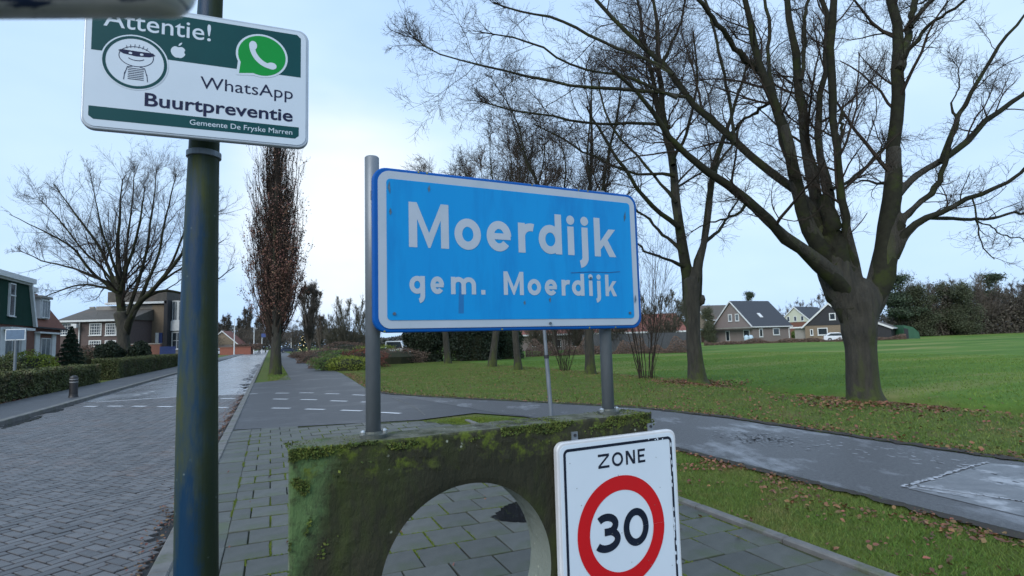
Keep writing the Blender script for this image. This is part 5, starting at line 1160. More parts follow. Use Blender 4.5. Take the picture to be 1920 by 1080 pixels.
# multi-stemmed shrubs under the sign
for px, py, Y, h, lab, w_ in [(1060, 698, 30, 4.6, 'multi stemmed bare coppice behind the leaning grey pole', 1.0), (1212, 713, 22.5, 6.2, 'multi stemmed bare coppice left of the two stemmed tree', 1.0)]:
    g = D(px, py, Y); root = thing('coppice', lab, 'shrub', (g[0], g[1], tz(g[0], g[1])))
    n = 26; P_ = np.empty((n, 8, 3)); R_ = np.empty((n, 8))
    for i in range(n):
        a = random.uniform(0, 6.28); sp = random.uniform(.3, 1.7); hh = h * random.uniform(.55, 1)
        for k in range(8): t_ = k / 7; P_[i, k] = (g[0] + math.cos(a) * (.25 + sp * t_ ** 1.2) + random.gauss(0, .03), g[1] + math.sin(a) * (.25 + sp * t_ ** 1.2), hh * t_)
        R_[i] = random.uniform(.008, .021) * (1 - .75 * np.linspace(0, 1, 8))
    P1, R1 = sprout(P_, R_, 7, .2, .28, 34, .3, .12, 5, .5, .005, .3); P2, R2 = sprout(P1, R1, 4, .1, .5, 34, .2, .15, 4, .6, .004, .2)
    V, Fq = merge([tubes(P_, R_, 6), tubes(P1, R1, 3), tubes(P2, R2, 3)]); obj('stems', V, Fq, M_twig, root, kind='stuff')
# trees around the far houses
ftp('pine', 1408, 128, 547, 'green pine top showing above the slate roof', .55)
ftp('dense', 1330, 120, 575, 'dark evergreen left of the brown brick house', .9)
ftp('round', 1500, 150, 560, 'bare tree between the brown and the white house', .9)
ftp('round', 1470, 165, 575, 'bare tree right above the slate roof end', .9)
ftp('round', 1550, 165, 545, 'bare tree behind the black clad house', .8)
g = D(1502, 633, 112); shrub('shrub', 'round green bush between brown and tan brick houses', g[:2], (1.7, 1.5, 2.2), M_grn, 3500, .18)
ftp('dense', 1290, 120, 560, 'dark evergreen behind the two stemmed tree', 1.0)
# low rough growth along the near edge of the gardens
n = 26000; px_ = rng.uniform(1320, 1700, n); Pq = []
Yh = np.interp(px_, [1320, 1420, 1600, 1700], [88, 97, 92, 99]) + rng.uniform(-1, 1, n)
xg = np.array([D(a, 640, b)[0] for a, b in zip(px_, Yh)]); hh = rng.random(n) ** 1.5 * (.55 + .35 * np.sin(px_ * .09) * np.sin(px_ * .023))
foliage('rough_growth', np.stack([xg, Yh, np.maximum(hh, .02)], 1), .16, M_brn, label='rough brown growth along the far edge of the meadow')

n = 22000; px_ = rng.uniform(985, 1310, n); Yh = 57 + rng.uniform(-1.5, 1.5, n)
xg = np.array([D(a, 640, b)[0] for a, b in zip(px_, Yh)]); hh = rng.random(n) ** 1.4 * (1.0 + .5 * np.sin(px_ * .07) + .35 * np.sin(px_ * .19))
foliage('bank_growth', np.stack([xg, Yh, np.maximum(hh, .02)], 1), .11, M_brn, label='brown scrub along the foot of the grey board fence')
for px, Y, top, w_, lab in [(1015, 62, 560, .9, 'bare thicket tree hiding the left end of the red roofed barn'), (1090, 64, 540, .9, 'bare thicket tree in front of the middle of the barn'), (1150, 61, 555, .8, 'bare thicket tree above the right sign post'), (1245, 63, 545, .9, 'bare thicket tree in front of the right end of the barn')]:
    ftp('bush', px, Y, top, lab, w_)
# wood on the right
W_lab = 'wood of mixed bare and evergreen trees behind the meadow'
wood = [('pine', 1690, 118, 516, 1.1, 'tall pine at the left end of the wood'), ('dense', 1726, 119, 533, 1.25, 'ivy covered tree second from the left end of the wood'),
        ('dense', 1775, 121, 530, 1.2, 'ivy covered tree above the small grey shed'), ('round', 1745, 122, 525, .9, 'bare tree above the gap left of the grey shed'),
        ('dense', 1812, 117, 528, 1.0, 'dark narrow evergreen in the middle of the wood'), ('round', 1795, 125, 518, 1.0, 'bare crown left of the dark narrow evergreen'),
        ('round', 1846, 122, 530, 1.3, 'bare crown right of the dark narrow evergreen'), ('pine', 1868, 126, 513, .9, 'open crowned pine near the right end of the wood'),
        ('round', 1872, 132, 533, 1.1, 'bare tree under the open crowned pine'), ('round', 1906, 128, 524, 1.1, 'bare tree at the right picture edge'), ('round', 1925, 121, 530, 1.4, 'second bare tree at the right picture edge'),
        ('round', 1715, 135, 528, 1.0, 'bare tree behind the green tarpaulin shelter'), ('pine', 1955, 128, 520, 1.0, 'pine just beyond the right picture edge')]
for kd, px, Y, top, w_, lab in wood: ftp(kd, px, Y, top, lab, w_ * 1.15)
mesh = []
n = 30000; px_ = rng.uniform(1668, 2010, n); Yh = 121 + rng.uniform(-3, 6, n)
g0 = np.array([D(a, 620, b) for a, b in zip(px_, Yh)]); zt_ = np.array([tz(a, b) for a, b in zip(g0[:, 0], g0[:, 1])])
zz = zt_ + rng.random(n) ** 1.3 * (6.5 + 2.5 * np.sin(px_ * .05) + 1.5 * np.sin(px_ * .17))
foliage('undergrowth', np.stack([g0[:, 0], g0[:, 1], zz], 1), .42, mat('undergrowth_leaf', (.085, .072, .058), (.045, .045, .034), rough=.9, scale=.12, island=.4), label='dark undergrowth filling the foot of the wood')
P_ = np.empty((200, 6, 3)); R_ = np.empty((200, 6))
for i in range(200):
    a, b = random.uniform(1670, 2010), random.uniform(118, 134); g = D(a, 620, b); z0 = tz(g[0], g[1]); h = random.uniform(5, 9) + 3.5 * math.sin(a * .045) + 1.5 * math.sin(a * .13)
    for k in range(6): t_ = k / 5; P_[i, k] = (g[0] + random.gauss(0, .5) * t_ + math.sin(i) * t_ * 1.5, g[1], z0 + h * t_)
    R_[i] = random.uniform(.05, .12) * (1 - .7 * np.linspace(0, 1, 6))
P1, R1 = sprout(P_, R_, 9, .2, .28, 40, .2, .15, 4, .5, .03, .8); P2, R2 = sprout(P1, R1, 5, .1, .5, 40, .1, .2, 3, .6, .022, .5)
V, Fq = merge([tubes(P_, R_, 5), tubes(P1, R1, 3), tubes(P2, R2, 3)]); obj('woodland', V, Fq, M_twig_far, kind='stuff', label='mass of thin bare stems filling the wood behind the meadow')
# distant treeline closing the horizon
n = 60000; az = rng.uniform(-1.0, 1.25, n); Yd = rng.uniform(300, 330, n); xx = np.tan(az) * Yd * .75
zz = rng.random(n) ** .8 * (9 + 3 * np.sin(xx * .03) + 2 * np.sin(xx * .11)) + np.array([tz(a, b) for a, b in zip(xx, Yd)])
foliage('distant_trees', np.stack([xx, Yd, zz], 1), 1.5, mat('distant_leaf', (.075, .075, .07), (.055, .06, .06), rough=1, scale=.05, island=.2), label='distant line of trees along the horizon')

# ------------------------------------------------------------------ lettering helpers
class Plane:
    """a sign face: s runs along it, z is the height above the ground"""
    def __init__(s, o, deg):
        a = math.radians(deg); s.o = np.array([o[0], o[1], 0.0]); s.e = np.array([math.cos(a), math.sin(a), 0]); s.n = np.array([math.sin(a), -math.cos(a), 0])
    def mb(s): return MB(s.o, s.e, -s.n, EZ)      # box(x, y, z): y < 0 is towards the viewer
def rrect(x0, x1, z0, z1, r, n=8):
    P = []
    for cx, cz, a0 in ((x1 - r, z0 + r, -90), (x1 - r, z1 - r, 0), (x0 + r, z1 - r, 90), (x0 + r, z0 + r, 180)):
        for k in range(n + 1): a = math.radians(a0 + 90 * k / n); P.append((cx + r * math.cos(a), cz + r * math.sin(a)))
    return P
def flat(pl, name, polys, y, m, parent, **k):
    """print: polygons (s, z) lying y metres in front of the face"""
    mb = pl.mb()
    for q_, P in enumerate(polys): mb.add([(p[0], -y - q_ * 1e-5, p[1]) for p in P], [tuple(range(len(P)))])
    o = mb.build(name, m, parent, **k)
    return o
def ring_poly(cx, cz, rx_, rz_, w, n=64, a0=0, a1=360):
    out = []
    for k in range(n):
        t0, t1 = math.radians(a0 + (a1 - a0) * k / n), math.radians(a0 + (a1 - a0) * (k + 1) / n)
        out.append([(cx + (rx_ - w) * math.cos(t0), cz + (rz_ - w) * math.sin(t0)), (cx + rx_ * math.cos(t0), cz + rz_ * math.sin(t0)),
                    (cx + rx_ * math.cos(t1), cz + rz_ * math.sin(t1)), (cx + (rx_ - w) * math.cos(t1), cz + (rz_ - w) * math.sin(t1))])
    return out
def disc(cx, cz, rx_, rz_=None, n=48): rz_ = rz_ or rx_; return [(cx + rx_ * math.cos(t), cz + rz_ * math.sin(t)) for t in np.linspace(0, 2 * math.pi, n, endpoint=False)]
def stroke(pts, w):
    """constant-width line with butt ends and mitred joints -> quads"""
    P = np.array(pts, float); T = np.diff(P, axis=0); T /= np.linalg.norm(T, axis=1)[:, None]
    n_ = np.stack([-T[:, 1], T[:, 0]], 1); N_ = np.vstack([n_[:1], n_[:-1] + n_[1:], n_[-1:]])
    if len(P) > 2:
        N_[1:-1] /= (1 + (n_[:-1] * n_[1:]).sum(1))[:, None]
    A_, B_ = P + N_ * w / 2, P - N_ * w / 2
    return [[tuple(B_[i]), tuple(B_[i + 1]), tuple(A_[i + 1]), tuple(A_[i])] for i in range(len(P) - 1)]
def arc(cx, cz, rx_, rz_, a0, a1, n=26): return [(cx + rx_ * math.cos(math.radians(a)), cz + rz_ * math.sin(math.radians(a))) for a in np.linspace(a0, a1, n)]
def glyph(ch, x0, x1, z0, zx, zc, w):
    """letters drawn from strokes: x0..x1 width, z0 baseline, zx x-height, zc cap height, w stroke"""
    h = w / 2; mx_ = (x0 + x1) / 2; rx_ = (x1 - x0) / 2 - h; zm = (z0 + zx) / 2; rz_ = (zx - z0) / 2 - h
    if ch == 'M':
        dw = w * 1.12; mid = z0
        return [[(x0, z0), (x0 + w, z0), (x0 + w, zc), (x0, zc)], [(x1 - w, z0), (x1, z0), (x1, zc), (x1 - w, zc)],
                [(x0 + w * .98, zc), (x0 + w * .98, zc - w * 1.9), (mx_ - w * .12, mid + 0), (mx_, mid), (mx_, mid + w * 1.75)],
                [(x1 - w * .98, zc), (mx_, mid + w * 1.75), (mx_, mid), (mx_ + w * .12, mid), (x1 - w * .98, zc - w * 1.9)]]
    if ch == 'o': return ring_poly(mx_, zm, rx_ + h, rz_ + h, w)
    if ch == 'e':
        return stroke(arc(mx_, zm, rx_, rz_, 0, 322, 44), w) + [[(x0 + h, zm - w * .42), (x1 - h * .2, zm - w * .42), (x1 - h * .2, zm + w * .36), (x0 + h, zm + w * .36)]]
    if ch == 'r': return [[(x0, z0), (x0 + w, z0), (x0 + w, zx), (x0, zx)]] + stroke(arc(x0 + w * .5 + (x1 - x0) * .55, zx - h - (x1 - x0) * .50, (x1 - x0) * .55, (x1 - x0) * .50, 178, 72, 16), w)
    if ch in 'dg':
        out = ring_poly(mx_, zm, rx_ + h, rz_ + h, w)
        if ch == 'd': return out + [[(x1 - w, z0), (x1, z0), (x1, zc), (x1 - w, zc)]]
        dz = (zx - z0) * .44
        return out + stroke([(x1 - h, zx), (x1 - h, z0 - dz * .25)] + arc(x1 - h - rx_ * .8, z0 - dz * .25, rx_ * .8, dz * .75 - h * .3, 0, -78, 14)[1:], w)
    if ch == 'i': c = (x0 + x1) / 2; return [[(c - h, z0), (c + h, z0), (c + h, zx), (c - h, zx)], disc(c, zc - w * .62, w * .62)]
    if ch == 'j':
        c = x1 - h; dz = (zx - z0) * .44; r_ = (x1 - x0) - h
        return stroke([(c, zx), (c, z0 - dz * .15)] + arc(c - r_ * .75, z0 - dz * .15, r_ * .75, dz * .85 - h, 0, -80, 14)[1:], w) + [disc(c, zc - w * .62, w * .62)]
    if ch == 'k':
        return [[(x0, z0), (x0 + w, z0), (x0 + w, zc), (x0, zc)], [(x0 + w * .9, z0 + (zx - z0) * .22), (x0 + w * .9, z0 + (zx - z0) * .52), (x1 - w * 1.15, zx), (x1 - w * .02, zx)],
                [(x0 + w * 1.35, z0 + (zx - z0) * .50), (x0 + w * 2.05, z0 + (zx - z0) * .68), (x1, z0), (x1 - w * 1.15, z0)]]
    if ch == 'm':
        st = (x1 - x0 - w) / 2; r_ = st / 2; out = [[(x0, z0), (x0 + w, z0), (x0 + w, zx), (x0, zx)]]
        for k in (0, 1):
            cx_ = x0 + h + st * k + r_; out += stroke(arc(cx_, zx - h - r_ * .95, r_, r_ * .95, 170, 0, 16) + [(cx_ + r_, z0)], w)
        return out
    if ch == '.': return [[(x0, z0), (x1, z0), (x1, z0 + (x1 - x0)), (x0, z0 + (x1 - x0))]]
    if ch == 'Z': return [[(x0, zc - w), (x1, zc - w), (x1, zc), (x0, zc)], [(x0, z0), (x1, z0), (x1, z0 + w), (x0, z0 + w)], [(x0, z0 + w), (x0 + w * 1.25, z0 + w), (x1, zc - w), (x1 - w * 1.25, zc - w)]]
    if ch == 'O': zm = (z0 + zc) / 2; return ring_poly(mx_, zm, rx_ + h, (zc - z0) / 2, w)
    if ch == 'N': return [[(x0, z0), (x0 + w, z0), (x0 + w, zc), (x0, zc)], [(x1 - w, z0), (x1, z0), (x1, zc), (x1 - w, zc)], [(x0, zc), (x1 - w * 1.3, z0), (x1, z0), (x0 + w * 1.3, zc)]]
    if ch == 'E': return [[(x0, z0), (x0 + w, z0), (x0 + w, zc), (x0, zc)]] + [[(x0 + w * .98, z), (x1, z), (x1, z + w), (x0 + w * .98, z + w)] for z in (z0, zc - w)] + [[(x0 + w * .98, (z0 + zc - w) / 2), (x1 - w * .5, (z0 + zc - w) / 2), (x1 - w * .5, (z0 + zc + w) / 2), (x0 + w * .98, (z0 + zc + w) / 2)]]
    if ch == '0': zm = (z0 + zc) / 2; return ring_poly(mx_, zm, (x1 - x0) / 2, (zc - z0) / 2, w)
    if ch == '3':
        H_ = zc - z0; r1_ = H_ * .245 - h * .2; ru = (H_ * .5 - h) / 2; rl = (H_ * .54 - h) / 2; cx_ = mx_ - w * .15
        return stroke(arc(cx_, zc - h - ru, rx_ * .90, ru, 140, -62, 24), w) + stroke(arc(cx_, z0 + h + rl, rx_ + w * .1, rl, 78, -148, 28), w) + [[(cx_ - w * .35, (z0 + zc) / 2 - h + w * .12), (cx_ + w * .75, (z0 + zc) / 2 - h + w * .12), (cx_ + w * .75, (z0 + zc) / 2 + h + w * .12), (cx_ - w * .35, (z0 + zc) / 2 + h + w * .12)]]
def text_mesh(pl, txt, s0, s1, zb, zt, y, m, parent, bold=0.0, name='lettering'):
    """built-in font, laid between s0 and s1; zb is the bottom and zt the top of its inked box"""
    cu = bpy.data.curves.new('t', 'FONT'); cu.body = txt; cu.offset = bold; cu.resolution_u = 4
    to = bpy.data.objects.new('t', cu); COL.objects.link(to); dg = bpy.context.evaluated_depsgraph_get()
    me = to.evaluated_get(dg).to_mesh(); n = len(me.vertices); V = np.empty(n * 3); me.vertices.foreach_get('co', V); V = V.reshape(-1, 3)
    Fs = [tuple(p.vertices) for p in me.polygons]; to.to_mesh_clear(); COL.objects.unlink(to); bpy.data.objects.remove(to); bpy.data.curves.remove(cu)
    a, b = V.min(0), V.max(0); S_ = s0 + (V[:, 0] - a[0]) / (b[0] - a[0]) * (s1 - s0); Z_ = zb + (V[:, 1] - a[1]) / (b[1] - a[1]) * (zt - zb)
    mb = pl.mb(); mb.add(np.stack([S_, np.full(n, -y), Z_], 1), Fs); return mb.build(name, m, parent)

# ------------------------------------------------------------------ concrete sign base with a round hole
FL = G(542, 843, 1.33); BA = math.radians(27); be = np.array([math.cos(BA), math.sin(BA), 0]); bn = np.array([-math.sin(BA), math.cos(BA), 0])
base_o = np.array([FL[0], FL[1], 0.0])
BL_, BT, BH = 1.445, 0.175, 1.33
M_conc = mat('mossy_concrete', (0.016, 0.018, 0.010), (0.036, 0.036, 0.020), rough=0.85, scale=3.0, det=8, bump=0.012, bscale=38, c3=(0.038, 0.055, 0.010), mask=(.50, .66), mscale=2.0, spec=.3, stretch=(1, 1, .45))
t = M_conc.node_tree; N_ = t.nodes; L_ = t.links; bs = N_['Principled BSDF']; old = bs.inputs['Base Color'].links[0].from_socket
tcn = N_.new('ShaderNodeTexCoord'); sp_ = N_.new('ShaderNodeSeparateXYZ'); L_.new(tcn.outputs['Object'], sp_.inputs[0])
def math_(op, a, b=None, c=None):
    q = N_.new('ShaderNodeMath'); q.operation = op
    for i, v_ in enumerate((a, b, c)):
        if v_ is None: continue
        if isinstance(v_, (int, float)): q.inputs[i].default_value = v_
        else: L_.new(v_, q.inputs[i])
    return q.outputs[0]
def noise_(sc, det=5):
    q = N_.new('ShaderNodeTexNoise'); q.inputs['Scale'].default_value = sc; q.inputs['Detail'].default_value = det; q.inputs['Roughness'].default_value = .7; L_.new(tcn.outputs['Object'], q.inputs['Vector']); return q.outputs[0]
def over_(base, color, fac):
    q = N_.new('ShaderNodeMix'); q.data_type = 'RGBA'; q.inputs['B'].default_value = (*color, 1); L_.new(base, q.inputs['A']); L_.new(fac, q.inputs['Factor']); return q.outputs['Result']
def ramp_(v, a, b):
    q = N_.new('ShaderNodeMapRange'); q.inputs['From Min'].default_value = a; q.inputs['From Max'].default_value = b; L_.new(v, q.inputs['Value']); return q.outputs[0]
# crust of pale green lichen down the left end
edge = math_('ADD', sp_.outputs[0], math_('MULTIPLY', math_('SUBTRACT', BH, sp_.outputs[2]), .22)); edge = math_('ADD', edge, math_('MULTIPLY', math_('SUBTRACT', noise_(9), .5), .16))
c_ = over_(old, (0.075, 0.130, 0.048), math_('MULTIPLY', ramp_(edge, .17, .10), ramp_(noise_(22), .30, .50)))
# yellow-green moss under the top edge
top_ = math_('ADD', sp_.outputs[2], math_('MULTIPLY', math_('SUBTRACT', noise_(7), .5), .30))
c_ = over_(c_, (0.085, 0.115, 0.014), math_('MULTIPLY', ramp_(top_, 1.22, 1.31), ramp_(noise_(14), .50, .62)))
# grey, washed concrete on the top face and inside the hole
geo = N_.new('ShaderNodeNewGeometry'); vt = N_.new('ShaderNodeVectorTransform'); vt.vector_type = 'NORMAL'; vt.convert_from = 'WORLD'; vt.convert_to = 'OBJECT'; L_.new(geo.outputs['True Normal'], vt.inputs[0])
sn = N_.new('ShaderNodeSeparateXYZ'); L_.new(vt.outputs[0], sn.inputs[0])
notfront = ramp_(math_('ABSOLUTE', sn.outputs[1]), .80, .5)
c_ = over_(c_, (0.125, 0.130, 0.100), math_('MULTIPLY', notfront, ramp_(noise_(10, 8), .38, .56)))
c_ = over_(c_, (0.19, 0.215, 0.185), math_('MULTIPLY', math_('MULTIPLY', notfront, ramp_(sp_.outputs[2], 1.25, 1.15)), ramp_(noise_(6, 8), .30, .46)))
spk = N_.new('ShaderNodeTexVoronoi'); spk.inputs['Scale'].default_value = 28; L_.new(tcn.outputs['Object'], spk.inputs['Vector'])
c_ = over_(c_, (0.30, 0.33, 0.27), math_('MULTIPLY', ramp_(spk.outputs['Distance'], .16, .10), ramp_(noise_(4), .54, .60)))
L_.new(c_, bs.inputs['Base Color'])
blk = thing('sign_base', 'mossy concrete block with a round hole carrying the blue sign', 'concrete block', tuple(base_o))
hx_, hz_, hr_ = 0.35 + .255, .82, .325
angs = sorted(set([round(a, 6) for a in np.linspace(0, 2 * math.pi, 120, endpoint=False)] + [math.atan2(zc - hz_, xc - hx_) % (2 * math.pi) for xc in (0, BL_) for zc in (.03, BH)]))
def rect_hit(a, x0, x1):
    dx, dz = math.cos(a), math.sin(a); t_ = 1e9
    if dx > 1e-9: t_ = min(t_, (x1 - hx_) / dx)
    if dx < -1e-9: t_ = min(t_, (x0 - hx_) / dx)
    if dz > 1e-9: t_ = min(t_, (BH - hz_) / dz)
    if dz < -1e-9: t_ = min(t_, (.03 - hz_) / dz)
    return hx_ + dx * t_, hz_ + dz * t_
J = 16; NA = len(angs); V = []; Fs = []
def edge_soft(x, z, x0, x1):
    d = min(x - x0, x1 - x, BH - z); return .010 * max(0, 1 - d / .018) ** 2
for (y, x0, x1) in ((0, 0, BL_), (BT, .033, BL_ + .02)):
    for a in angs:
        ox, oz = rect_hit(a, x0, x1); rr = hr_ + (0 if y == 0 else -.0)
        for j in range(J + 1):
            t_ = 1 - (1 - j / J) ** 1.6; X = hx_ + rr * math.cos(a) + (ox - hx_ - rr * math.cos(a)) * t_; Z = hz_ + rr * math.sin(a) + (oz - hz_ - rr * math.sin(a)) * t_
            nn = mnoise.noise(Vector((X * 9, y * 5, Z * 9))) * .004 + max(0, mnoise.noise(Vector((X * 22, 3, Z * 22)))) * .010 * (1 if (Z > BH - .12 or X < .2) else .25)
            es = edge_soft(X, Z, x0, x1) + (.008 if j == 0 else .002 if j == 1 else 0)
            Y_ = (-nn + es) if y == 0 else y + nn - es
            if j == J:
                Z -= abs(mnoise.noise(Vector((X * 14, y, 5)))) * .010 if Z > BH - .001 else 0
            V.append((X, Y_, Z))
def vi(f, a, j): return f * NA * (J + 1) + (a % NA) * (J + 1) + j
for a in range(NA):
    for j in range(J):
        Fs.append((vi(0, a, j), vi(0, a + 1, j), vi(0, a + 1, j + 1), vi(0, a, j + 1))[::-1]); Fs.append((vi(1, a, j), vi(1, a + 1, j), vi(1, a + 1, j + 1), vi(1, a, j + 1)))
    Fs.append((vi(0, a, 0), vi(0, a + 1, 0), vi(1, a + 1, 0), vi(1, a, 0))[::-1]); Fs.append((vi(0, a, J), vi(0, a + 1, J), vi(1, a + 1, J), vi(1, a, J)))
me = bpy.data.meshes.new('block'); set_mesh(me, V, [f[::-1] for f in Fs]); me.materials.append(M_conc); bo = bpy.data.objects.new('block', me); COL.objects.link(bo); bo.parent = blk; bo.rotation_euler = (0, 0, BA)
# moss cushions along the top edge and the left end
n = 9000; X = rng.uniform(0, BL_, n); kind_ = rng.random(n); Z = BH - np.abs(rng.normal(size=n)) * .028; Yb = np.where(rng.random(n) < .5, rng.uniform(0, BT, n), -.004); Z = np.where(Yb > 0, BH - .004, Z)
dens = np.array([mnoise.noise(Vector((a * 7, b * 20, 9))) for a, b in zip(X, Z)]) + np.where(X > 1.25, .25, 0) + np.where(np.abs(X - .95) < .22, .12, -.06)
kp = dens > .12; P = base_o + X[kp, None] * be + Yb[kp, None] * bn + Z[kp, None] * EZ
X2 = np.abs(rng.normal(size=5000)) * .05; Z2 = BH - rng.random(5000) ** 1.2 * .75; kk = np.array([mnoise.noise(Vector((a * 14, 2, b * 14))) for a, b in zip(X2, Z2)]) > .20
P = np.vstack([P, base_o + X2[kk, None] * be + np.full((kk.sum(), 1), -.006) * bn + Z2[kk, None] * EZ])
foliage('moss', P, .011, mat('moss_cushion', (.090, .120, .018), (.05, .075, .018), rough=.95, scale=12, island=.4), blk)

# ------------------------------------------------------------------ the blue place-name sign
KS = 0.952
o_ = D(705, 470, 2.08)[:2] * KS
pl = Plane(o_, 27); Zs = lambda z: EYE + (z - EYE) * KS; S = lambda s: s * KS
po = np.array([pl.o[0], pl.o[1], 0]); root = thing('place_sign', 'blue Moerdijk place name sign with white border on two grey posts', 'sign', (po[0], po[1], 1.33))
M_sb = mat('sign_blue', (0.0, 0.215, 0.54), (0.0, 0.25, 0.58), rough=0.38, scale=2.0, det=6, c3=(0.0, 0.145, 0.42), mask=(.46, .74), mscale=3.2, stretch=(1.6, 1.6, .3), spec=.25)
M_sbd = mat('sign_blue_edge', (0.0, 0.085, 0.36), (0.0, 0.075, 0.30), spec=.2, rough=.45, scale=8, c3=(.03, .06, .09), mask=(.66, .75), mscale=6)
M_sw = mat('sign_white', (0.36, 0.42, 0.50), (0.32, 0.39, 0.46), rough=.45, scale=6, c3=(.30, .38, .46), mask=(.55, .7), mscale=3)
x0, x1, z0, z1 = S(-.012), S(1.208), Zs(1.688), Zs(2.302)
mb = pl.mb(); mb.ext(rrect(x0, x1, z0, z1, .050), -.006, .022); fr_ = mb.build('frame', M_sbd, root); bevel(fr_, .006, 3)
mb = pl.mb(); mb.ext(rrect(S(.006), S(1.190), Zs(1.703), Zs(2.289), .042), -.0095, -.0055); mb.build('border', M_sw, root)
mb = pl.mb(); mb.ext(rrect(S(.037), S(1.161), Zs(1.733), Zs(2.259), .014, 4), -.0115, -.0090); mb.build('panel', M_sb, root)
big = [('M', .120, .279), ('o', .302, .414), ('e', .439, .549), ('r', .581, .659), ('d', .677, .790), ('i', .816, .857), ('j', .865, .925), ('k', .958, 1.074)]
small = [('g', .120, .180), ('e', .202, .256), ('m', .284, .388), ('.', .410, .428), ('M', .509, .600), ('o', .618, .681), ('e', .699, .759), ('r', .781, .826), ('d', .833, .896), ('i', .920, .940), ('j', .949, .982), ('k', 1.007, 1.069)]
for k_, (ch, a, b) in enumerate(big): flat(pl, 'letter', glyph(ch, S(a), S(b), Zs(2.006), Zs(2.130), Zs(2.178), S(.0325)), .0122 + k_ * 1e-5, M_sw, root)
for k_, (ch, a, b) in enumerate(small): flat(pl, 'letter', glyph(ch, S(a), S(b), Zs(1.831), Zs(1.898), Zs(1.926), S(.0185)), .0122 + k_ * 1e-5, M_sw, root)
M_scr = mat('scratch_dark', (.01, .08, .25), rough=.6)
for k_, (a_, b_, h_) in enumerate([(.045, 2.20, .05), (.05, 2.12, .03), (1.13, 2.17, .05), (.60, 1.79, .02), (.20, 2.22, .03), (.72, 1.80, .025), (1.17, 1.80, .04)]):
    flat(pl, 'grime', [[(S(a_ + random.uniform(-.006, .006)), Zs(b_)), (S(a_ + .006), Zs(b_ + h_ * .4)), (S(a_ + random.uniform(.001, .006)), Zs(b_ + h_)), (S(a_ - .004), Zs(b_ + h_ * .5))]], .0129, mat('grime', (.10, .17, .24), (.05, .09, .13), rough=.9, scale=60, spec=.1), root)
for k_ in range(9):
    a_ = random.uniform(.0, 1.19); flat(pl, 'lichen_spot', [disc(S(a_), Zs(random.choice([1.694, 2.297])), .004, .003, 7)], .0068, mat('lichen', (.22, .24, .05), rough=.9), root)
flat(pl, 'scratch', stroke([(S(.83), Zs(1.929)), (S(.93), Zs(1.936)), (S(1.03), Zs(1.936)), (S(1.09), Zs(1.942))], .0025), .0128, M_scr, root)
flat(pl, 'stain', [[(S(.313), Zs(1.757)), (S(.335), Zs(1.757)), (S(.337), Zs(1.86)), (S(.318), Zs(1.90))]], .0117, mat('stain_blue', (.0, .15, .42), rough=.5), root)
for sx1, sz1 in ((.062, 1.757), (1.135, 1.757), (.72, 1.715), (.93, 1.908)):
    mb = pl.mb(); mb.cyl((S(sx1), -.016, Zs(sz1)), (S(sx1), -.0112, Zs(sz1)), .0055, n=8); mb.build('rivet', mat('rivet_grey', (.10, .13, .17), rough=.5, metal=.4), root)
for nm, sc_, zt_ in (('post', -.008, 2.332), ('post', 1.028, 2.2955)):
    cpos = np.array(G(700 if sc_ < 0 else 1141, 819 if sc_ < 0 else 775, 1.33)); zt2 = EYE + (zt_ - EYE) * (np.linalg.norm(cpos[:2]) / np.linalg.norm((pl.o + pl.e * sc_)[:2]) if False else .985)
    mb = MB(cpos - EZ * 1.33); r = .0255
    mb.ring([(r, 1.34), (r, zt2 - .004), (r * .86, zt2)], n=28); ps = mb.build('post', M_galv, root, smooth=False)
    for p_ in ps.data.polygons: p_.use_smooth = abs(p_.normal.z) < .5
    mb = MB(cpos - EZ * 1.33); mb.ring([(.046, 1.325), (.046, 1.340), (.033, 1.343), (.030, 1.350)], n=20); fl_ = mb.build('flange', mat('flange_dark', (.06, .07, .06), (.10, .11, .10), rough=.6, metal=.4, scale=20), root)
    for sgn in (-1, 1):
        q = cpos + be * sgn * .037 + bn * -.006; mb = MB((q[0], q[1], 0)); mb.ring([(.0105, 1.338), (.0105, 1.350), (.007, 1.3545), (.002, 1.356)], n=10); mb.build('bolt_cap', mat('zinc', (.55, .57, .58), rough=.25, metal=.8), root, label='shiny bolt')
for sc_ in (.02, 1.02):
    for zz_ in (1.80, 2.2):
        mb = pl.mb(); mb.box(S(sc_) - .03, S(sc_) + .03, .0225, .034, Zs(zz_) - .015, Zs(zz_) + .015); mb.build('clamp', M_galv, root)

# ------------------------------------------------------------------ the 30 zone sign hung on the block
KZ = 1.205; o_ = D(1150, 900, 1.95)[:2] * KZ; pl = Plane(o_, 27); Zs = lambda z: EYE + (z - EYE) * KZ; S = lambda s: s * KZ
root = thing('zone_sign', 'white ZONE 30 speed limit sign hung in front of the concrete block', 'sign', (pl.o[0], pl.o[1], Zs(1.0)))
M_zw = mat('retro_white', (0.56, 0.64, 0.72), (0.52, 0.60, 0.68), rough=.35, scale=3, c3=(.46, .50, .55), mask=(.62, .8), mscale=4)
M_blk = mat('print_black', (.006, .010, .022), (.012, .018, .034), rough=.45, scale=12, spec=.2)
x0, x1, z1 = S(-.219), S(.268), Zs(1.3235); z0 = Zs(.66)
mb = pl.mb(); mb.ext(rrect(x0, x1, z0, z1, .034), -.012, .016); fr_ = mb.build('frame', mat('edge_white', (.60, .62, .64), (.5, .52, .55), rough=.3), root); bevel(fr_, .006, 3)
mb = pl.mb(); mb.ext(rrect(x0 + .012, x1 - .012, z0 + .012, z1 - .012, .028), -.0135, -.0115); mb.build('face', M_zw, root)
def frame_ring(a0, a1, b0, b1, r, w):
    O_ = rrect(a0, a1, b0, b1, r); I_ = rrect(a0 + w, a1 - w, b0 + w, b1 - w, max(r - w, .002)); n = len(O_)
    return [[I_[i], O_[i], O_[(i + 1) % n], I_[(i + 1) % n]] for i in range(n)]
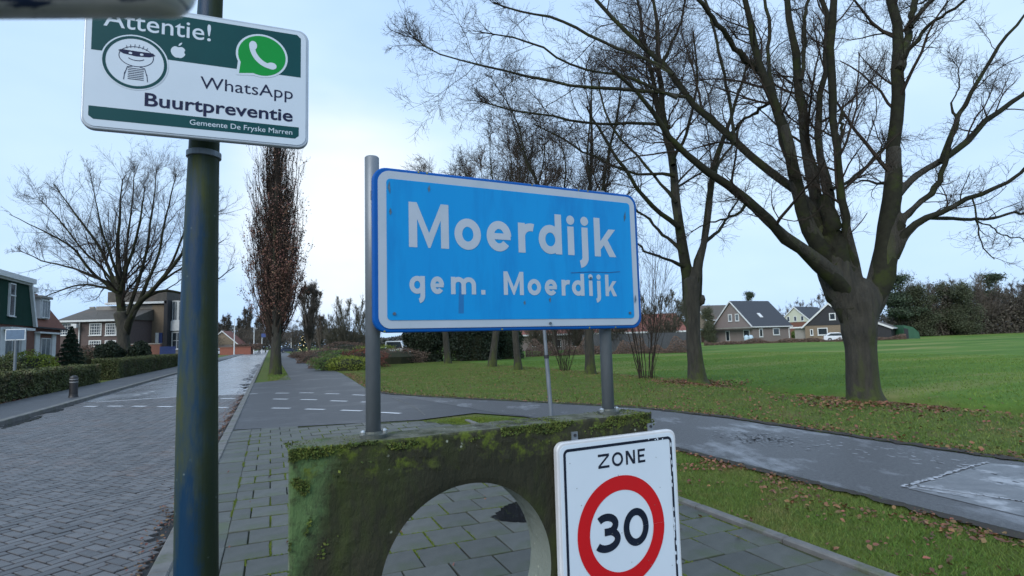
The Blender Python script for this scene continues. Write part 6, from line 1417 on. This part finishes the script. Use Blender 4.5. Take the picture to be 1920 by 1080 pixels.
flat(pl, 'black_border', frame_ring(x0 + .026, x1 - .026, z0 + .026, z1 - .026, .022, .011), .0145, M_blk, root)
cx_, cz_, rr = S(.020), Zs(1.020), S(.1755)
flat(pl, 'red_ring', ring_poly(cx_, cz_, rr, rr, S(.047), 96), .0146, mat('retro_red', (.50, .005, .010), (.44, .005, .010), rough=.35, scale=4), root)
for k_, (ch, a, b) in enumerate([('Z', -.063, -.019), ('O', -.005, .045), ('N', .060, .098), ('E', .107, .138)]):
    pass
for k_, (ch, a, b) in enumerate([('Z', -.066, -.022), ('O', -.011, .034), ('N', .046, .084), ('E', .096, .127)]):
    flat(pl, 'letter', glyph(ch, S(a), S(b), Zs(1.227), 0, Zs(1.272), S(.0078)), .0146 + k_ * 1e-5, M_blk, root)
flat(pl, 'digit', glyph('3', S(-.092), S(.012), Zs(.962), 0, Zs(1.083), S(.0235)), .0147, M_blk, root)
flat(pl, 'digit', glyph('0', S(.024), S(.128), Zs(.962), 0, Zs(1.083), S(.0235)), .0148, M_blk, root)
for s_ in (-.135, .178):
    mb = pl.mb(); mb.box(S(s_) - .014, S(s_) + .014, .0165, .024, z1 - .25, z1 + .030); br = mb.build('bracket', M_galv, root)
    mb = pl.mb(); mb.cyl((S(s_), .012, z1 + .017), (S(s_), .0163, z1 + .017), .006, n=8); mb.build('bolt', M_dark, br)

wear = []
for _ in range(26):
    xw, zw = x1 - .026 - random.uniform(.0, .012), random.uniform(z0 + .2, z1 - .05) if _ < 20 else z1 - .03
    if _ >= 20: xw = random.uniform(x1 - .17, x1 - .05); zw = z1 - .026 - random.uniform(0, .011)
    wear.append([(xw + random.uniform(.6, 1) * .004 * math.cos(t_), zw + random.uniform(.5, 1) * (.012 if _ < 20 else .004) * math.sin(t_)) for t_ in np.linspace(0, 2 * math.pi, 7, endpoint=False)])
flat(pl, 'wear', wear, .0150, M_zw, root)
spots = [[(a_ + .0018 * math.cos(t_), b_ + .0022 * math.sin(t_)) for t_ in np.linspace(0, 2 * math.pi, 6, endpoint=False)] for a_, b_ in zip(rng.uniform(x0 + .04, x1 - .04, 26), rng.uniform(z0 + .1, z1 - .04, 26))]
flat(pl, 'dirt_specks', spots, .0153, mat('dirt', (.16, .18, .17), rough=.8), root)
# ------------------------------------------------------------------ tall blue-grey lamp post and its neighbourhood-watch sign
Yl = 2.16
pp = [(372, 1420, 92), (371, 1250, 88), (371.5, 1080, 83), (369, 900, 81), (369.5, 740, 78), (372, 600, 73), (375.5, 430, 67), (381.5, 270, 60), (389, 130, 55), (396, 20, 50), (403, -120, 45), (412, -300, 39)]
R0 = [w * .5 / F * Yl * wid(x_) for x_, _, w in pp]
Pq = np.array([D(a, b, Yl + .0) for a, b, _ in pp]); Pq[0, 2] = 0.0; Pq[:, 0] = np.polyval(np.polyfit(Pq[:, 2], Pq[:, 0], 2), Pq[:, 2])
TP = np.column_stack([Pq, R0]); TP = np.vstack([TP, [*(TP[-1, :3] + (TP[-1, :3] - TP[-2, :3]) * 6), .025]])
TP = resample(TP, 30)
lp_ = thing('lamp_post', 'thick blue grey lamp post with green algae on the pavement at left', 'lamp post', (TP[0, 0], TP[0, 1], 0))
M_lp = mat('post_blue_grey', (0.005, 0.034, 0.078), (0.004, 0.024, 0.056), rough=0.42, scale=3, det=7, c3=(0.050, 0.062, 0.020), mask=(.44, .64), mscale=2.4, stretch=(3, 3, .6), bump=.0012, bscale=50, rough2=.8, spec=.22)
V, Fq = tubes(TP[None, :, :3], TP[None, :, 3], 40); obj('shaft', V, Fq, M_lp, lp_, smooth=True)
t = M_lp.node_tree; N_ = t.nodes; L_ = t.links; bs = N_['Principled BSDF']; old = bs.inputs['Base Color'].links[0].from_socket
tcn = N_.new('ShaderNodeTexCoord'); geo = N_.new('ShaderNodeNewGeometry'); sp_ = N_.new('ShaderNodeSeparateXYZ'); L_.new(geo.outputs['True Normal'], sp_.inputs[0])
side_ = math_('ADD', sp_.outputs[0], math_('MULTIPLY', math_('SUBTRACT', noise_(5), .5), 1.3))      # shade of the right side painted in as dark green, with algae
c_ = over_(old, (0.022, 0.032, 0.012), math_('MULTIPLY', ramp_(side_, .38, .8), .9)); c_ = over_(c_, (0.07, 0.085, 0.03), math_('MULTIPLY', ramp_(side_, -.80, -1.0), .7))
vo_ = N_.new('ShaderNodeTexVoronoi'); vo_.inputs['Scale'].default_value = 26; L_.new(tcn.outputs['Object'], vo_.inputs['Vector'])
c_ = over_(c_, (0.16, 0.20, 0.19), math_('MULTIPLY', ramp_(vo_.outputs['Distance'], .15, .08), ramp_(noise_(4), .52, .60)))
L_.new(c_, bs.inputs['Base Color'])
top = TP[-1]; mb = MB(top[:3]); mb.box(-.1, .75, -.12, .12, -.03, .09); bevel(mb.build('lamp_head', M_grey, lp_), .02)
mb = MB((TP[0, 0], TP[0, 1], 0)); mb.ring([(.16, .03), (.16, .05), (.12, .055)], n=28); mb.build('collar', M_dark, lp_)

pl = Plane(D(370, 150, 2.03)[:2], 22); KW = 2.03 / 2.1; Zs = lambda z: EYE + (z - EYE) * KW; S = lambda s: s * KW
root = thing('neighbourhood_sign', 'white and green Attentie WhatsApp sign on the blue grey lamp post', 'sign', (pl.o[0], pl.o[1], Zs(2.67)))
x0, x1, z0, z1 = S(-.359), S(.397), Zs(2.432), Zs(2.921)
M_gr = mat('sign_green', (0.0, 0.046, 0.052), (0.0, 0.056, 0.060), rough=.4, scale=5, spec=.2)
M_nv = mat('print_navy', (0.006, 0.012, 0.050), rough=.5, spec=.2)
M_aw = mat('sheet_white', (0.50, 0.58, 0.66), (0.46, 0.54, 0.62), rough=.4, scale=4, c3=(.46, .53, .60), mask=(.6, .8), mscale=3)
mb = pl.mb(); mb.ext(rrect(x0, x1, z0, z1, .040), -.010, .014); fr_ = mb.build('frame', mat('frame_grey', (.42, .47, .52), (.34, .38, .42), rough=.3, metal=.3), root); bevel(fr_, .005, 3)
mb = pl.mb(); mb.ext(rrect(x0 + .010, x1 - .010, z0 + .010, z1 - .010, .033), -.0125, -.0095); mb.build('face', M_aw, root)
def P2(L_): return [(S(a), Zs(b)) for a, b in L_]
flat(pl, 'green_band', [P2([(-.334, 2.722), (-.10, 2.722), (.367, 2.722), (.367, 2.885), (.352, 2.898), (-.320, 2.898), (-.334, 2.885)])], .0131, M_gr, root)
flat(pl, 'green_bar', [P2([(-.320, 2.468), (.347, 2.468), (.361, 2.480), (.361, 2.515), (-.335, 2.515), (-.335, 2.480)])], .0131, M_gr, root)
cx_, cz_ = S(-.199), Zs(2.694)
flat(pl, 'white_disc', [disc(cx_, cz_, S(.106), S(.104))], .0134, M_aw, root)
flat(pl, 'green_ring', ring_poly(cx_, cz_, S(.101), S(.099), S(.010), 64), .0137, M_gr, root)
# plain pictogram of a masked figure in a striped shirt
lw = .0022
head = (S(-.196), Zs(2.716))
pic = [*stroke(arc(head[0], head[1], .052, .036, 20, 390, 40), lw)]
pic += stroke(arc(head[0], head[1] - .002, .026, .012, 205, 335, 12), lw)
pic += stroke([(head[0] - .033, head[1] - .066), (head[0] - .026, head[1] - .040), (head[0] - .010, head[1] - .036)], lw) + stroke([(head[0] + .033, head[1] - .066), (head[0] + .026, head[1] - .040), (head[0] + .010, head[1] - .036)], lw)
pic += stroke([(head[0] - .036, head[1] - .088), (head[0] - .033, head[1] - .060)], lw) + stroke([(head[0] + .036, head[1] - .088), (head[0] + .033, head[1] - .060)], lw)
for k_ in range(7): pic += stroke([(head[0] - .024, head[1] - .044 - k_ * .0065), (head[0] + .024, head[1] - .044 - k_ * .0065)], .0022)
for k_ in range(6): a_ = math.radians(55 + k_ * 14); pic += stroke([(head[0] + .050 * math.cos(a_), head[1] + .032 * math.sin(a_)), (head[0] + .056 * math.cos(a_) + .002, head[1] + .045 * math.sin(a_))], .0016)
flat(pl, 'pictogram', pic, .0139, M_nv, root)
mk = [(head[0] - .055, head[1] + .016), (head[0] - .040, head[1] + .006), (head[0], head[1] + .001), (head[0] + .040, head[1] + .004), (head[0] + .058, head[1] + .012), (head[0] + .050, head[1] + .020), (head[0], head[1] + .020), (head[0] - .046, head[1] + .021)]
flat(pl, 'mask', [mk], .0140, M_nv, root)
flat(pl, 'eye', [disc(head[0] - .018, head[1] + .0105, .0055, .004), disc(head[0] + .016, head[1] + .0100, .0055, .004)], .0142, M_aw, root)
# fruit mark with leaf and bite
ac, az_ = S(-.063), Zs(2.756); ra = .0235
apple = [(ac + ra * (1.0 * math.sin(t)) * (1 + .10 * math.cos(t)), az_ + ra * (.98 * math.cos(t) - .20 * math.exp(-(t / .30) ** 2) - .20 * math.exp(-((t - 2 * math.pi) / .30) ** 2) + .10 * math.exp(-((t - math.pi) / .25) ** 2))) for t in np.linspace(0, 2 * math.pi, 60, endpoint=False)]
bite = (ac + ra * 1.25, az_ + ra * .12, ra * .45)
apple = [(bite[0] - math.sqrt(max(bite[2] ** 2 - (p[1] - bite[1]) ** 2, 0)), p[1]) if (p[0] - bite[0]) ** 2 + (p[1] - bite[1]) ** 2 < bite[2] ** 2 else p for p in apple]
flat(pl, 'fruit_mark', [apple, [(ac - .001, az_ + ra * 1.02), (ac + .004, az_ + ra * 1.05), (ac + .011, az_ + ra * 1.38), (ac + .011, az_ + ra * 1.62), (ac + .004, az_ + ra * 1.45)]], .0134, M_aw, root)
# green speech bubble with telephone
bx, bz, br_ = S(.2245), Zs(2.789), S(.0915)
def bub(r): return disc(bx, bz, r, r * .94, 56)
flat(pl, 'bubble_edge', [bub(br_ + .002), [(bx - br_ * 1.0, bz - br_ * .99), (bx - br_ * .3, bz - br_ * .92), (bx - br_ * .92, bz - br_ * .2)]], .0134, M_aw, root)
M_wg = mat('bubble_green', (0.0, 0.225, 0.035), (0.0, 0.25, 0.04), rough=.4, spec=.2)
flat(pl, 'bubble', [bub(br_ - .0055), [(bx - br_ * .89, bz - br_ * .90), (bx - br_ * .35, bz - br_ * .82), (bx - br_ * .82, bz - br_ * .3)]], .0137, M_wg, root)
hs_ = arc(bx + br_ * .42, bz + br_ * .46, br_ * .83, br_ * .90, 188, 262, 20)
flat(pl, 'handset', stroke(hs_, br_ * .21) + [disc(bx - br_ * .36, bz + br_ * .40, br_ * .155, br_ * .20, 20), disc(bx + br_ * .38, bz - br_ * .40, br_ * .20, br_ * .155, 20)], .0141, M_aw, root)
text_mesh(pl, 'Attentie!', S(-.300), S(.044), Zs(2.816), Zs(2.883), .0135, M_aw, root, bold=.004)
text_mesh(pl, 'WhatsApp', S(.012), S(.338), Zs(2.612), Zs(2.674), .0135, M_nv, root, bold=-.002)
text_mesh(pl, 'Buurtpreventie', S(-.166), S(.338), Zs(2.519), Zs(2.585), .0135, M_nv, root, bold=.018)
text_mesh(pl, 'Gemeente De Fryske Marren', S(-.020), S(.337), Zs(2.4755), Zs(2.502), .0135, M_aw, root, bold=.0)
for zz_ in (2.415, 2.50, 2.86):
    k2 = np.interp(Zs(zz_), TP[:, 2], np.arange(30)); cc = np.array([np.interp(k2, np.arange(30), TP[:, i]) for i in range(4)])
    mb = MB((cc[0], cc[1], 0)); mb.ring([(cc[3] + .004, cc[2] - .012), (cc[3] + .007, cc[2] - .010), (cc[3] + .007, cc[2] + .010), (cc[3] + .004, cc[2] + .012)], n=28); mb.build('strap', M_galv, root)

# leaning thin pole behind the blue sign
b = G(1034, 784); t_ = D(1019, 560, np.linalg.norm(b[:2]) * 1.0)
root = thing('leaning_pole', 'thin pale grey pole leaning left behind the blue sign', 'pole', (b[0], b[1], 0))
tpx = D(1019, 600, b[1]); 
mb = MB(); mb.cyl(b, b + (tpx - b) * .62, .046, .044, 12); mb.build('lower_tube', M_galv, root)
mb = MB(); mb.cyl(b + (tpx - b) * .60, b + (tpx - b) * 1.35, .036, .034, 12); mb.build('upper_tube', M_galv, root)
mb = MB(); mb.cyl(b + (tpx - b) * .605, b + (tpx - b) * .64, .052, .052, 12); mb.build('joint_ring', M_dark, root)
mb = MB(); mb.cyl(b - EZ * .02, b + (tpx - b) * .02, .09, .06, 12); mb.build('foot', M_kerb, root)

# blurred metal tube end close to the lens at the top left, carried by a stand outside the picture
Yn = .30; e1 = D(305, -27, Yn); dirn = D(0, -25, Yn) - e1; dirn /= np.linalg.norm(dirn)
M_chr = mat('brushed_metal', (0.80, 0.76, 0.70), (0.42, 0.44, 0.47), rough=.3, scale=9, metal=.2, stretch=(1, 1, 14), c3=(.02, .04, .10), mask=(.52, .56), mscale=11)
root = thing('metal_bar', 'blurred grey metal bar end close to the camera at top left', 'bar', tuple(e1))
nb = 10; prof = np.array([[*(e1 - dirn * .0165 * math.sin(math.radians(90 * (1 - k / 6)))), .0165 * math.cos(math.radians(90 * (1 - k / 6))) + .0003] for k in range(7)] + [[*(e1 + dirn * l_), .0165] for l_ in (.03, .06, .1, .2, .5, .8)])
V, Fq = tubes(prof[None, :, :3], prof[None, :, 3], 32); obj('bar', V, Fq, M_chr, root, smooth=True)
e2 = e1 + dirn * .8
mb = MB(); mb.cyl((e2[0], e2[1], 0.03), (e2[0], e2[1], e2[2] + .03), .02, n=16); mb.build('stand', M_chr, root)
mb = MB((e2[0], e2[1], 0)); mb.ring([(.2, .0), (.2, .03), (.05, .05)], n=24); mb.build('foot', M_dark, root)
